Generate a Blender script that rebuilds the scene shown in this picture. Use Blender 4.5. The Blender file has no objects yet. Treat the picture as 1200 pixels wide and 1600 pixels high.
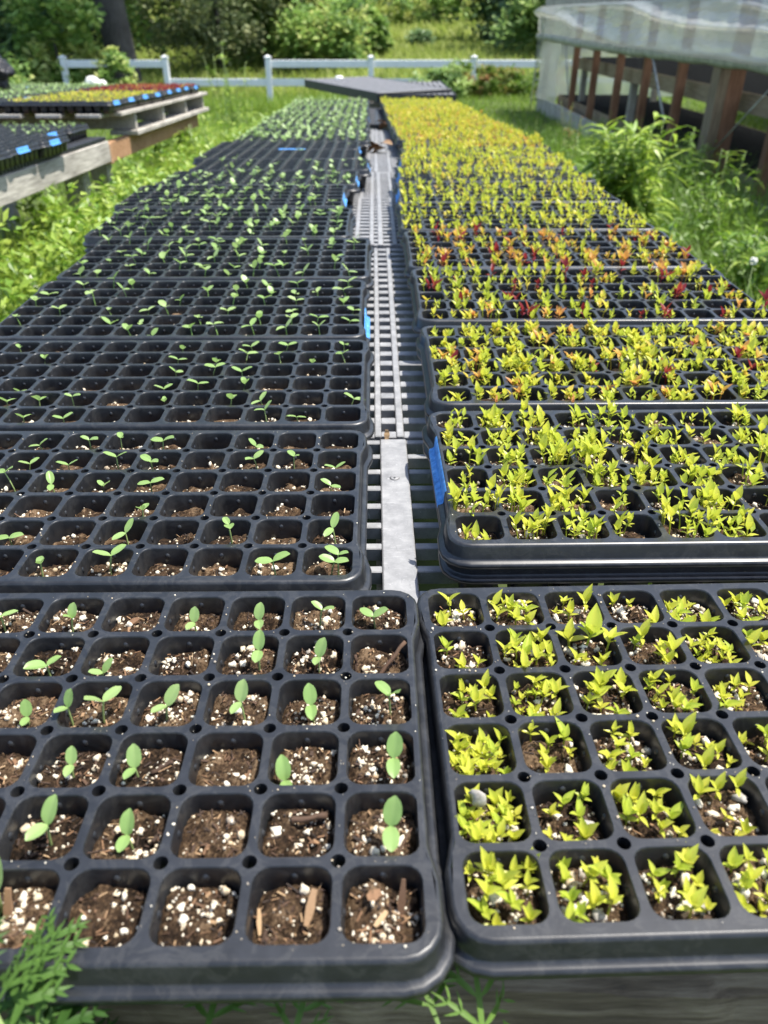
import bpy, math, random
import numpy as np
from mathutils import Matrix, Vector
rng = np.random.default_rng(7)
random.seed(7)
C = bpy.context.scene.collection
R = math.radians
sc = bpy.context.scene

# ---------------------------------------------------------------- camera, sky, sun, exposure
EYE = 1.197
cd = bpy.data.cameras.new("camera")
cam = bpy.data.objects.new("camera", cd); C.objects.link(cam)
cam.location = (0, 0, EYE)
cam.rotation_euler = (R(90 - 30.86), 0, R(-0.697))
cd.sensor_fit = 'VERTICAL'; cd.sensor_height = 36; cd.sensor_width = 27; cd.lens = 27.0
cd.clip_start = 0.02; cd.clip_end = 600
cd.dof.use_dof = True; cd.dof.focus_distance = 0.64; cd.dof.aperture_fstop = 8.5
sc.camera = cam
SUN_EL, SUN_AZ = R(67), R(84)            # azimuth measured from +Y towards +X
w = bpy.data.worlds.new("World"); sc.world = w; w.use_nodes = True
nt = w.node_tree; bg = nt.nodes["Background"]
sky = nt.nodes.new("ShaderNodeTexSky"); sky.sky_type = 'NISHITA'; sky.sun_disc = False
sky.sun_elevation = SUN_EL; sky.sun_rotation = SUN_AZ; sky.air_density = 1.0; sky.dust_density = 1.5
nt.links.new(sky.outputs[0], bg.inputs[0]); bg.inputs[1].default_value = 0.15
sl = bpy.data.lights.new("sun", 'SUN'); sl.energy = 4.4; sl.angle = R(0.53); sl.color = (1, .955, .88)
so = bpy.data.objects.new("sun", sl); C.objects.link(so)
sdir = Vector((math.sin(SUN_AZ)*math.cos(SUN_EL), math.cos(SUN_AZ)*math.cos(SUN_EL), math.sin(SUN_EL)))
so.rotation_euler = sdir.to_track_quat('Z', 'Y').to_euler(); so.location = (6, 3, 12)
sc.view_settings.view_transform = 'Standard'; sc.view_settings.look = 'None'
sc.view_settings.exposure = 1.0; sc.view_settings.gamma = 1.0
sc.render.engine = 'CYCLES'
cy = sc.cycles
cy.max_bounces = 6; cy.transparent_max_bounces = 10; cy.diffuse_bounces = 3; cy.glossy_bounces = 2
cy.sample_clamp_indirect = 4; cy.use_denoising = True; cy.caustics_reflective = False; cy.caustics_refractive = False

# ---------------------------------------------------------------- materials
def mat(name):
    m = bpy.data.materials.new(name); m.use_nodes = True
    n = m.node_tree.nodes; l = m.node_tree.links
    return m, n, l, n["Principled BSDF"]

def ramp(n, stops, interp='LINEAR'):
    r = n.new("ShaderNodeValToRGB"); r.color_ramp.interpolation = interp
    e = r.color_ramp.elements
    while len(e) < len(stops): e.new(0.5)
    for i, (p, c) in enumerate(stops):
        e[i].position = p; e[i].color = (*c, 1)
    return r

def noise(n, l, scale, detail=4, rough=.55, coord='Object', mapping=None):
    tc = n.new("ShaderNodeTexCoord"); t = n.new("ShaderNodeTexNoise")
    t.inputs["Scale"].default_value = scale; t.inputs["Detail"].default_value = detail; t.inputs["Roughness"].default_value = rough
    if mapping:
        mp = n.new("ShaderNodeMapping"); mp.inputs["Scale"].default_value = mapping
        l.new(tc.outputs[coord], mp.inputs[0]); l.new(mp.outputs[0], t.inputs[0])
    else: l.new(tc.outputs[coord], t.inputs[0])
    return t

def bump(n, l, src, b, strength, dist):
    bp = n.new("ShaderNodeBump"); bp.inputs["Strength"].default_value = strength; bp.inputs["Distance"].default_value = dist
    l.new(src, bp.inputs["Height"]); l.new(bp.outputs[0], b.inputs["Normal"])

def m_noise(name, stops, scale, rough=.7, bstr=.3, bdist=.002, mapping=None, spec=.4, detail=5, coord='Object'):
    m, n, l, b = mat(name)
    t = noise(n, l, scale, detail, .6, coord, mapping)
    r = ramp(n, stops); l.new(t.outputs[0], r.inputs[0]); l.new(r.outputs[0], b.inputs["Base Color"])
    b.inputs["Roughness"].default_value = rough; b.inputs["Specular IOR Level"].default_value = spec
    if bstr: bump(n, l, t.outputs[0], b, bstr, bdist)
    return m

def m_plastic():
    m, n, l, b = mat("tray_plastic")
    t = noise(n, l, 55, 6, .65); t2 = noise(n, l, 900, 2, .5); t3 = noise(n, l, 9, 3, .5)
    r = ramp(n, [(.35, (.0100, .0108, .0125)), (.62, (.0185, .0198, .0225)), (.8, (.040, .041, .043))])
    l.new(t.outputs[0], r.inputs[0])
    # pale dust specks
    sp = ramp(n, [(.70, (0, 0, 0)), (.78, (1, 1, 1))]); l.new(t2.outputs[0], sp.inputs[0])
    mx = n.new("ShaderNodeMix"); mx.data_type = 'RGBA'
    ml = n.new("ShaderNodeMath"); ml.operation = 'MULTIPLY'; ml.inputs[1].default_value = .35
    l.new(sp.outputs[0], ml.inputs[0]); l.new(ml.outputs[0], mx.inputs[0])
    l.new(r.outputs[0], mx.inputs[6]); mx.inputs[7].default_value = (.13, .12, .105, 1)
    t4 = noise(n, l, 38, 5, .7); t4.inputs["Distortion"].default_value = 1.5
    wm = ramp(n, [(.50, (0, 0, 0)), (.56, (1, 1, 1)), (.60, (.25, .25, .25)), (.8, (.5, .5, .5))]); l.new(t4.outputs[0], wm.inputs[0])
    m3 = n.new("ShaderNodeMix"); m3.data_type = 'RGBA'; w3 = n.new("ShaderNodeMath"); w3.operation = 'MULTIPLY'; w3.inputs[1].default_value = .11
    l.new(wm.outputs[0], w3.inputs[0]); l.new(w3.outputs[0], m3.inputs[0]); l.new(mx.outputs[2], m3.inputs[6]); m3.inputs[7].default_value = (.15, .145, .13, 1)
    l.new(m3.outputs[2], b.inputs["Base Color"])
    rr = n.new("ShaderNodeMapRange"); rr.inputs[3].default_value = .27; rr.inputs[4].default_value = .46
    l.new(t3.outputs[0], rr.inputs[0]); l.new(rr.outputs[0], b.inputs["Roughness"])
    b.inputs["Specular IOR Level"].default_value = .55
    bump(n, l, t2.outputs[0], b, .08, .0003)
    return m

def m_leaf(name, stops, transl=.35, rough=.42, vein=0.0, spec=.4, scale=180, tcol=(.75, 1.0, .35)):
    """leaf: colour from the 'tint' attribute, slight mottling, light shining through"""
    m, n, l, b = mat(name)
    a = n.new("ShaderNodeAttribute"); a.attribute_name = "tint"
    t = noise(n, l, scale, 3)
    ma = n.new("ShaderNodeMath"); ma.operation = 'MULTIPLY_ADD'; ma.inputs[1].default_value = .16
    l.new(t.outputs[0], ma.inputs[0]); ad = n.new("ShaderNodeMath"); ad.operation = 'SUBTRACT'; ad.inputs[1].default_value = .08
    l.new(a.outputs["Fac"], ad.inputs[0]); l.new(ad.outputs[0], ma.inputs[2])
    r = ramp(n, stops); l.new(ma.outputs[0], r.inputs[0]); l.new(r.outputs[0], b.inputs["Base Color"])
    b.inputs["Roughness"].default_value = rough; b.inputs["Specular IOR Level"].default_value = spec
    tr = n.new("ShaderNodeBsdfTranslucent"); mx = n.new("ShaderNodeMixShader"); mx.inputs[0].default_value = transl
    mc = n.new("ShaderNodeMix"); mc.data_type = 'RGBA'; mc.blend_type = 'MULTIPLY'; mc.inputs[0].default_value = .2
    l.new(r.outputs[0], mc.inputs[6]); mc.inputs[7].default_value = (*tcol, 1)
    l.new(mc.outputs[2], tr.inputs[0])
    l.new(b.outputs[0], mx.inputs[1]); l.new(tr.outputs[0], mx.inputs[2])
    l.new(mx.outputs[0], n["Material Output"].inputs[0])
    return m

def m_soil():
    m, n, l, b = mat("potting_soil")
    t = noise(n, l, 700, 8, .72); t2 = noise(n, l, 120, 4, .6)
    a = n.new("ShaderNodeAttribute"); a.attribute_name = "tint"
    s = n.new("ShaderNodeMath"); s.operation = 'MULTIPLY_ADD'; s.inputs[1].default_value = .75
    l.new(t.outputs[0], s.inputs[0]); l.new(a.outputs["Fac"], s.inputs[2])
    s2 = n.new("ShaderNodeMath"); s2.operation = 'MULTIPLY_ADD'; s2.inputs[1].default_value = .5
    l.new(t2.outputs[0], s2.inputs[0]); l.new(s.outputs[0], s2.inputs[2])
    r = ramp(n, [(.50, (.010, .007, .005)), (.68, (.030, .019, .012)), (.84, (.085, .053, .030)), (1.0, (.20, .135, .08))])
    l.new(s2.outputs[0], r.inputs[0]); l.new(r.outputs[0], b.inputs["Base Color"])
    b.inputs["Roughness"].default_value = .95; b.inputs["Specular IOR Level"].default_value = .12
    bump(n, l, t.outputs[0], b, 1.0, .0022)
    return m

def m_tint(name, stops, rough=.85, scale=300, bstr=.4, bdist=.0008):
    m, n, l, b = mat(name)
    a = n.new("ShaderNodeAttribute"); a.attribute_name = "tint"
    r = ramp(n, stops); l.new(a.outputs["Fac"], r.inputs[0]); l.new(r.outputs[0], b.inputs["Base Color"])
    b.inputs["Roughness"].default_value = rough
    t = noise(n, l, scale, 4); bump(n, l, t.outputs[0], b, bstr, bdist)
    return m

def m_wood(name, dark, mid, light, axis, scale=6, rough=.85):
    mp = {'x': (1, 14, 14), 'y': (14, 1, 14), 'z': (14, 14, 1)}[axis]
    m, n, l, b = mat(name)
    t = noise(n, l, scale, 8, .68, 'Object', mp); t2 = noise(n, l, scale*.6, 3, .5)
    s = n.new("ShaderNodeMath"); s.operation = 'MULTIPLY_ADD'; s.inputs[1].default_value = .45
    l.new(t2.outputs[0], s.inputs[0]); l.new(t.outputs[0], s.inputs[2])
    r = ramp(n, [(.45, dark), (.68, mid), (.95, light)]); l.new(s.outputs[0], r.inputs[0]); l.new(r.outputs[0], b.inputs["Base Color"])
    b.inputs["Roughness"].default_value = rough; b.inputs["Specular IOR Level"].default_value = .25
    bump(n, l, t.outputs[0], b, .6, .004)
    return m

def m_film(name, tfac, col):
    m, n, l, b = mat(name)
    t = noise(n, l, 7, 5, .6, 'Object', (1, .5, 2.5))
    b.inputs["Base Color"].default_value = (*col, 1); b.inputs["Roughness"].default_value = .16
    b.inputs["Specular IOR Level"].default_value = .6
    bump(n, l, t.outputs[0], b, .35, .05)
    tr = n.new("ShaderNodeBsdfTransparent"); tl = n.new("ShaderNodeBsdfTranslucent"); tl.inputs[0].default_value = (.75, .76, .71, 1)
    m1 = n.new("ShaderNodeMixShader"); m1.inputs[0].default_value = .45
    m2 = n.new("ShaderNodeMixShader"); m2.inputs[0].default_value = tfac
    l.new(b.outputs[0], m1.inputs[1]); l.new(tl.outputs[0], m1.inputs[2])
    l.new(m1.outputs[0], m2.inputs[1]); l.new(tr.outputs[0], m2.inputs[2])
    l.new(m2.outputs[0], n["Material Output"].inputs[0])
    return m

def m_grate():
    m, n, l, b = mat("weathered_grate_plastic")
    t = noise(n, l, 45, 6, .65); r = ramp(n, [(.3, (.17, .172, .176)), (.55, (.26, .262, .265)), (.75, (.35, .35, .35))]); l.new(t.outputs[0], r.inputs[0])
    out = r.outputs[0]
    for k, (mp, th) in enumerate((((40, 900, 40), .70), ((700, 60, 200), .71), ((400, 420, 100), .73))):
        q = noise(n, l, 1.0, 2, .5, 'Object', mp); q.inputs["Distortion"].default_value = 1.2
        rr = ramp(n, [(th - .03, (0, 0, 0)), (th, (1, 1, 1))]); l.new(q.outputs[0], rr.inputs[0])
        mx = n.new("ShaderNodeMix"); mx.data_type = 'RGBA'; ml = n.new("ShaderNodeMath"); ml.operation = 'MULTIPLY'; ml.inputs[1].default_value = .6
        l.new(rr.outputs[0], ml.inputs[0]); l.new(ml.outputs[0], mx.inputs[0]); l.new(out, mx.inputs[6]); mx.inputs[7].default_value = ((.5, .5, .5, 1), (.13, .13, .13, 1), (.55, .55, .55, 1))[k]; out = mx.outputs[2]
    l.new(out, b.inputs["Base Color"]); b.inputs["Roughness"].default_value = .5
    bump(n, l, t.outputs[0], b, .15, .001)
    return m
M = {}
M['tray'] = m_plastic()
M['grate'] = m_grate()
M['grate_pale'] = m_noise("sun_bleached_plastic", [(.3, (.13, .13, .135)), (.7, (.21, .21, .215))], 20, .7, .1, .001)
M['darkgrate'] = m_noise("black_grate_plastic", [(.3, (.02, .022, .026)), (.7, (.05, .053, .06))], 30, .45, .1, .001)
M['soil'] = m_soil()
M['perlite'] = m_tint("perlite", [(0, (.74, .69, .57)), (.35, (.62, .53, .38)), (.8, (.42, .31, .18)), (1, (.28, .26, .23))], .9, 1400, .9, .0006)
M['bark'] = m_tint("bark_chip", [(0, (.018, .012, .009)), (.5, (.085, .045, .024)), (.8, (.22, .12, .06)), (1, (.38, .26, .14))], .85, 1200, .6, .0006)
M['stone'] = m_noise("stone_chip", [(.3, (.22, .2, .17)), (.7, (.5, .47, .42))], 220, .8, .4, .001)
M['coty'] = m_leaf("cotyledon", [(0, (.22, .37, .10)), (.5, (.31, .47, .15)), (1, (.42, .55, .22))], .42, .36, scale=260)
M['stem'] = m_leaf("seedling_stem", [(0, (.20, .30, .09)), (1, (.34, .40, .16))], .15, .5)
M['celosia'] = m_leaf("celosia_leaf", [(0, (.36, .48, .05)), (.25, (.56, .62, .08)), (.5, (.70, .66, .09)), (.66, (.70, .50, .10)), (.8, (.62, .28, .09)), (.9, (.36, .05, .05)), (1, (.22, .02, .03))], .45, .36, scale=240, tcol=(1, 1, .4))
M['far_sprout'] = m_leaf("sprout", [(0, (.17, .30, .09)), (.5, (.28, .42, .15)), (1, (.42, .53, .23))], .3, .45)
M['weed'] = m_leaf("weed_leaf", [(0, (.07, .15, .018)), (.5, (.19, .32, .036)), (1, (.40, .50, .085))], .4, .42, scale=60)
M['mugwort'] = m_leaf("mugwort_leaf", [(0, (.024, .065, .013)), (.5, (.055, .125, .024)), (1, (.14, .24, .045))], .35, .5, scale=120, spec=.25)
M['grass'] = m_leaf("grass_blade", [(0, (.08, .155, .016)), (.5, (.19, .31, .03)), (1, (.38, .46, .08))], .4, .45, scale=20)
M['meadow'] = m_leaf("meadow_grass", [(0, (.20, .27, .05)), (.5, (.34, .41, .09)), (1, (.50, .51, .18))], .45, .5, scale=2, spec=.2)
M['tree_lime'] = m_leaf("bright_foliage", [(0, (0.116, 0.207, 0.060)), (.5, (0.295, 0.437, 0.113)), (1, (0.592, 0.600, 0.224))], .42, .45, scale=3, spec=.2)
M['tree_mid'] = m_leaf("green_foliage", [(0, (0.111, 0.194, 0.066)), (.5, (0.239, 0.360, 0.121)), (1, (0.479, 0.582, 0.224))], .46, .45, scale=3, spec=.2)
M['tree_dark'] = m_leaf("dark_foliage", [(0, (0.065, 0.123, 0.060)), (.5, (0.137, 0.223, 0.104)), (1, (0.287, 0.389, 0.187))], .42, .4, scale=3, spec=.2)
M['tree_olive'] = m_leaf("olive_foliage", [(0, (0.138, 0.176, 0.088)), (.5, (0.276, 0.316, 0.156)), (1, (0.467, 0.478, 0.256))], .3, .5, scale=3, spec=.2)
M['bush_red'] = m_leaf("russet_foliage", [(0, (.08, .15, .025)), (.55, (.17, .26, .045)), (.8, (.27, .26, .07)), (1, (.32, .17, .08))], .4, .5, scale=6, spec=.2)
M['trunk'] = m_wood("trunk_bark", (.022, .019, .017), (.06, .052, .046), (.12, .11, .10), 'z', 5)
M['wood_grey'] = m_wood("weathered_wood", (.15, .138, .118), (.34, .315, .275), (.55, .515, .455), 'y', 7)
M['wood_beam'] = m_wood("old_beam_wood", (.028, .021, .015), (.125, .093, .064), (.31, .25, .18), 'x', 9)
M['wood_tan'] = m_wood("tan_wood", (.13, .095, .06), (.25, .19, .125), (.36, .29, .2), 'y', 5)
M['wood_orange'] = m_wood("orange_wood", (.16, .08, .04), (.34, .19, .10), (.48, .3, .18), 'x', 5)
M['wood_red'] = m_wood("red_brown_wood", (.075, .036, .022), (.20, .10, .06), (.34, .19, .12), 'z', 5)
M['wood_post'] = m_wood("post_wood_grey_brown", (.08, .06, .04), (.19, .14, .095), (.32, .25, .17), 'z', 5)
M['vinyl'] = m_noise("white_vinyl", [(.3, (.70, .71, .72)), (.7, (.82, .82, .82))], 3, .4, 0)
M['tape'] = m_noise("blue_tape", [(.3, (.03, .14, .38)), (.5, (.07, .26, .60)), (.64, (.10, .32, .66)), (.70, (.40, .50, .60))], 160, .6, .25, .0006)
M['film'] = m_film("greenhouse_film", .38, (.74, .75, .71)); M['roof_film'] = m_film("shading_roof_film", .03, (.14, .145, .13))  # roof film made dark and nearly opaque to keep the interior dim
M['pipe'] = m_noise("grimy_pipe_wrap", [(.35, (.26, .255, .21)), (.65, (.48, .47, .41))], 12, .6, .4, .01)
M['steel'] = m_noise("galvanised_steel", [(.3, (.22, .23, .23)), (.7, (.4, .41, .41))], 20, .45, 0)
M['blackbag'] = m_noise("black_plastic_bag", [(.3, (.012, .012, .014)), (.7, (.03, .03, .033))], 14, .28, 1.0, .03)
M['whitecloth'] = m_noise("white_cover", [(.3, (.6, .6, .56)), (.7, (.82, .82, .78))], 10, .7, .5, .03)
M['dirt'] = m_noise("ground_soil", [(.3, (.03, .035, .012)), (.55, (.06, .085, .018)), (.75, (.10, .13, .03))], 3, .95, .5, .03)
M['flower'] = m_noise("white_flower", [(.3, (.6, .6, .5)), (.7, (.82, .82, .74))], 200, .8, .3, .001)

# ---------------------------------------------------------------- mesh helpers
class MB:
    """collects vertex and face arrays and links them as one mesh object"""
    def __init__(self): self.V = []; self.Q = []; self.T = []; self.A = []; self.n = 0
    def add(self, V, F, tint=.5):
        V = np.asarray(V, dtype=np.float64).reshape(-1, 3)
        fs = F if isinstance(F, tuple) else (F,)
        for f in fs:
            f = np.asarray(f, dtype=np.int64)
            if f.size == 0: continue
            (self.Q if f.shape[1] == 4 else self.T).append(f + self.n)
        self.V.append(V); self.A.append(np.broadcast_to(np.asarray(tint, dtype=np.float64), (len(V),))); self.n += len(V)
        return self
    def mesh(self, name, m, smooth=False):
        me = bpy.data.meshes.new(name)
        V = np.concatenate(self.V) if self.V else np.zeros((0, 3))
        Q = np.concatenate(self.Q) if self.Q else np.zeros((0, 4), int)
        T = np.concatenate(self.T) if self.T else np.zeros((0, 3), int)
        me.vertices.add(len(V)); me.vertices.foreach_set("co", V.astype(np.float32).ravel())
        me.loops.add(Q.size + T.size)
        me.loops.foreach_set("vertex_index", np.concatenate([Q.ravel(), T.ravel()]).astype(np.int32))
        me.polygons.add(len(Q) + len(T))
        ls = np.concatenate([np.arange(len(Q))*4, Q.size + np.arange(len(T))*3]).astype(np.int32)
        me.polygons.foreach_set("loop_start", ls)
        me.polygons.foreach_set("use_smooth", np.full(len(Q) + len(T), bool(smooth)))
        at = me.attributes.new("tint", 'FLOAT', 'POINT')
        at.data.foreach_set("value", np.concatenate(self.A).astype(np.float32))
        me.update(calc_edges=True)
        if m is not None: me.materials.append(m)
        return me
    def build(self, name, m, parent=None, smooth=False):
        return link(name, self.mesh(name, m, smooth), parent)

def link(name, data, parent=None):
    o = bpy.data.objects.new(name, data); C.objects.link(o)
    if parent is not None: o.parent = parent
    return o
def tag(o, label=None, cat=None, group=None, kind=None):
    if label: o["label"] = label
    if cat: o["category"] = cat
    if group: o["group"] = group
    if kind: o["kind"] = kind
    return o
def thing(name, label, cat, loc=(0, 0, 0), rz=0, group=None):
    o = link(name, None); o.location = loc; o.rotation_euler = (0, 0, rz)
    return tag(o, label, cat, group)

BOXF = np.array([[0, 3, 2, 1], [4, 5, 6, 7], [0, 1, 5, 4], [1, 2, 6, 5], [2, 3, 7, 6], [3, 0, 4, 7]])
def box(mb, x0, x1, y0, y1, z0, z1, tint=.5):
    mb.add([(x0, y0, z0), (x1, y0, z0), (x1, y1, z0), (x0, y1, z0), (x0, y0, z1), (x1, y0, z1), (x1, y1, z1), (x0, y1, z1)], BOXF, tint)
def bbox(mb, x0, x1, y0, y1, z0, z1, b=.004, tint=.5):
    """box with chamfered edges"""
    bm_v = []
    for z, i in ((z0, b), (z0 + b, 0), (z1 - b, 0), (z1, b)):
        X0, X1, Y0, Y1 = x0 + i, x1 - i, y0 + i, y1 - i
        c = b if i == 0 else 0.0
        k = max(c, 1e-5)
        bm_v += [(X0 + k, Y0, z), (X1 - k, Y0, z), (X1, Y0 + k, z), (X1, Y1 - k, z), (X1 - k, Y1, z), (X0 + k, Y1, z), (X0, Y1 - k, z), (X0, Y0 + k, z)]
    f = []
    for r in range(3):
        for i in range(8): f.append((r*8 + i, r*8 + (i + 1) % 8, r*8 + 8 + (i + 1) % 8, r*8 + 8 + i))
    for o, rev in ((0, True), (24, False)):
        q = [(o, o + 1, o + 2, o + 3), (o, o + 3, o + 4, o + 7), (o + 4, o + 5, o + 6, o + 7)]
        f += [t[::-1] if rev else t for t in q]
    mb.add(bm_v, np.array(f), tint)
def tube(mb, pts, rad, seg=8, tint=.5, cap=True):
    pts = [Vector(p) for p in pts]; n = len(pts)
    rad = [rad]*n if np.isscalar(rad) else rad
    V = []; F = []
    up = Vector((0, 0, 1))
    for i, p in enumerate(pts):
        d = (pts[min(i + 1, n - 1)] - pts[max(i - 1, 0)]).normalized()
        a = d.cross(up if abs(d.z) < .95 else Vector((1, 0, 0))).normalized(); b = d.cross(a)
        for k in range(seg):
            t = 2*math.pi*k/seg
            V.append(p + (a*math.cos(t) + b*math.sin(t))*rad[i])
    for i in range(n - 1):
        for k in range(seg):
            F.append((i*seg + k, i*seg + (k + 1) % seg, (i + 1)*seg + (k + 1) % seg, (i + 1)*seg + k))
    T = []
    if cap:
        V.append(pts[0]); V.append(pts[-1])
        for k in range(seg):
            T.append((n*seg, (k + 1) % seg, k)); T.append((n*seg + 1, (n - 1)*seg + k, (n - 1)*seg + (k + 1) % seg))
    mb.add([tuple(v) for v in V], (np.array(F), np.array(T)) if cap else np.array(F), tint)

def smooth(a, b, x):
    t = np.clip((x - a)/(b - a), 0, 1); return t*t*(3 - 2*t)
def rotz(V, a):
    c, s = math.cos(a), math.sin(a); V = np.asarray(V)
    return np.stack([V[:, 0]*c - V[:, 1]*s, V[:, 0]*s + V[:, 1]*c, V[:, 2]], 1)
def rotx(V, a):
    c, s = math.cos(a), math.sin(a); V = np.asarray(V)
    return np.stack([V[:, 0], V[:, 1]*c - V[:, 2]*s, V[:, 1]*s + V[:, 2]*c], 1)
def roty(V, a):
    c, s = math.cos(a), math.sin(a); V = np.asarray(V)
    return np.stack([V[:, 0]*c + V[:, 2]*s, V[:, 1], -V[:, 0]*s + V[:, 2]*c], 1)

def leaf(L, W, nu=6, nv=2, curl=.15, fold=.25, shape='oval', wave=0.0):
    """leaf blade from its base at the origin along +y, 2*nv+1 points across"""
    u = np.linspace(0, 1, nu + 1)
    if shape == 'oval': wd = np.sqrt(np.clip(1 - np.abs(2*np.power(u, .85) - 1)**2.5, 0, 1))*(.72 + .28*smooth(0, .45, u))
    elif shape == 'lance': wd = np.power(np.sin(np.pi*np.power(u, .72)), .95)
    else: wd = np.sin(np.pi*np.power(u, .5))
    wd[0] = .10; wd[-1] = .14 if shape == 'oval' else .02
    v = np.linspace(-1, 1, 2*nv + 1)
    U, Vv = np.meshgrid(u, v, indexing='ij')
    X = Vv*wd[:, None]*W/2
    Y = U*L
    Z = -curl*L*U**2 + np.abs(X)*fold + wave*L*np.sin(U*9)*np.abs(Vv)
    P = np.stack([X, Y, Z], -1).reshape(-1, 3)
    k = 2*nv + 1; F = []
    for i in range(nu):
        for j in range(2*nv): F.append((i*k + j, i*k + j + 1, (i + 1)*k + j + 1, (i + 1)*k + j))
    return P, np.array(F)

def put_leaf(mb, base, L, W, az, el, tint=.5, roll=0, nu=5, nv=1, curl=.15, fold=.25, shape='oval', wave=0.0):
    P, F = leaf(L, W, nu, nv, curl, fold, shape, wave)
    P = roty(P, roll); P = rotx(P, el); P = rotz(P, az)
    k = 2*nv + 1; tv = np.full((nu + 1, k), float(tint)); tv[:, nv] += .10; tv[-1] += .05
    mb.add(P + np.asarray(base), F, np.clip(tv.ravel(), 0, 1))

def ico(jit=.2, sub=1, lump=0.0):
    t = (1 + 5**.5)/2
    V = np.array([(-1, t, 0), (1, t, 0), (-1, -t, 0), (1, -t, 0), (0, -1, t), (0, 1, t), (0, -1, -t), (0, 1, -t), (t, 0, -1), (t, 0, 1), (-t, 0, -1), (-t, 0, 1)], float)
    F = [(0, 11, 5), (0, 5, 1), (0, 1, 7), (0, 7, 10), (0, 10, 11), (1, 5, 9), (5, 11, 4), (11, 10, 2), (10, 7, 6), (7, 1, 8), (3, 9, 4), (3, 4, 2), (3, 2, 6), (3, 6, 8), (3, 8, 9), (4, 9, 5), (2, 4, 11), (6, 2, 10), (8, 6, 7), (9, 8, 1)]
    V = V/np.linalg.norm(V[0])
    for _ in range(sub):
        V = list(map(tuple, V)); c = {}; nf = []
        def mid(a, b):
            k = (min(a, b), max(a, b))
            if k not in c:
                p = np.array(V[a]) + np.array(V[b]); p /= np.linalg.norm(p); V.append(tuple(p)); c[k] = len(V) - 1
            return c[k]
        for a, b, d in F:
            x, y, z = mid(a, b), mid(b, d), mid(d, a); nf += [(a, x, z), (b, y, x), (d, z, y), (x, y, z)]
        F = nf; V = np.array(V)
    V = np.array(V); ph = rng.uniform(0, 6.28, 3)
    V = V*(1 + rng.uniform(-jit, jit, (len(V), 1)) + lump*np.sin(V[:, :1]*3.1 + ph[0])*np.sin(V[:, 1:2]*3.7 + ph[1]))
    return V, np.array(F)
ICO1 = [ico(.20, 1, .35) for _ in range(8)]
ICO0 = [ico(.25, 0) for _ in range(6)]

ORD = "first second third fourth fifth sixth seventh eighth ninth tenth eleventh twelfth thirteenth fourteenth fifteenth sixteenth seventeenth eighteenth nineteenth twentieth twenty-first twenty-second twenty-third twenty-fourth twenty-fifth".split()

# ---------------------------------------------------------------- the ground and the hill
def gz(x, y):
    x = np.asarray(x, float); y = np.asarray(y, float)
    k = np.clip(1 + .25*x, .55, 1.7)
    z = .0185*np.clip(y - 4, 0, 16)*k
    z = z + .052*np.clip(y - 20.5, 0, 44) + .13*np.clip(y - 64, 0, 60)
    z = z + .05*np.sin(x*.7 + 1)*smooth(6, 20, y) + .25*np.sin(x*.13 + y*.09)*smooth(24, 40, y)
    return z
gx = np.concatenate([np.linspace(-160, -14, 26), np.linspace(-12, 12, 49), np.linspace(14, 160, 26)])
gy = np.concatenate([np.linspace(-40, -2, 8), np.linspace(-1, 24, 51), np.linspace(26, 70, 30), np.linspace(75, 220, 24)])
X, Y = np.meshgrid(gx, gy, indexing='ij')
P = np.stack([X, Y, gz(X, Y)], -1).reshape(-1, 3)
ny = len(gy); i, j = np.meshgrid(np.arange(len(gx) - 1), np.arange(ny - 1), indexing='ij'); i = i.ravel(); j = j.ravel()
F = np.stack([i*ny + j, (i + 1)*ny + j, (i + 1)*ny + j + 1, i*ny + j + 1], 1)
tag(MB().add(P, F).build("ground", M['dirt'], smooth=True), kind="structure")

# ---------------------------------------------------------------- the plug tray (one mesh, shared)
PIT, NC, NR, MX, MY = .043, 12, 6, .0250, .0250
HX, HY = PIT*(NC - 1)/2 + MX, PIT*(NR - 1)/2 + MY          # half size of the rim, .2615 x .1325
KA = 4                                                     # points per corner arc - 1
def loop_round(hx, hy, r, cx=0, cy=0):
    pts = []
    for q, (sx, sy) in enumerate(((1, 1), (-1, 1), (-1, -1), (1, -1))):
        a0 = q*math.pi/2
        for k in range(KA + 1):
            a = a0 + k*math.pi/2/KA
            pts.append((cx + sx*(hx - r) + r*math.cos(a), cy + sy*(hy - r) + r*math.sin(a)))
        nx = ((0, hy), (-hx, 0), (0, -hy), (hx, 0))[q]
        pts.append((cx + nx[0], cy + nx[1]))
    return np.array(pts)                                   # 4*(KA+2)
NL = 4*(KA + 2)
def pinch(V):
    """the rim widens a little at the four corners"""
    V = V.copy()
    s = smooth(.055, .075, HY - np.abs(V[:, 1]) + .02)
    edge = smooth(HX - .007, HX - .002, np.abs(V[:, 0]))
    V[:, 0] -= np.sign(V[:, 0])*.0045*s*edge
    return V
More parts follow.
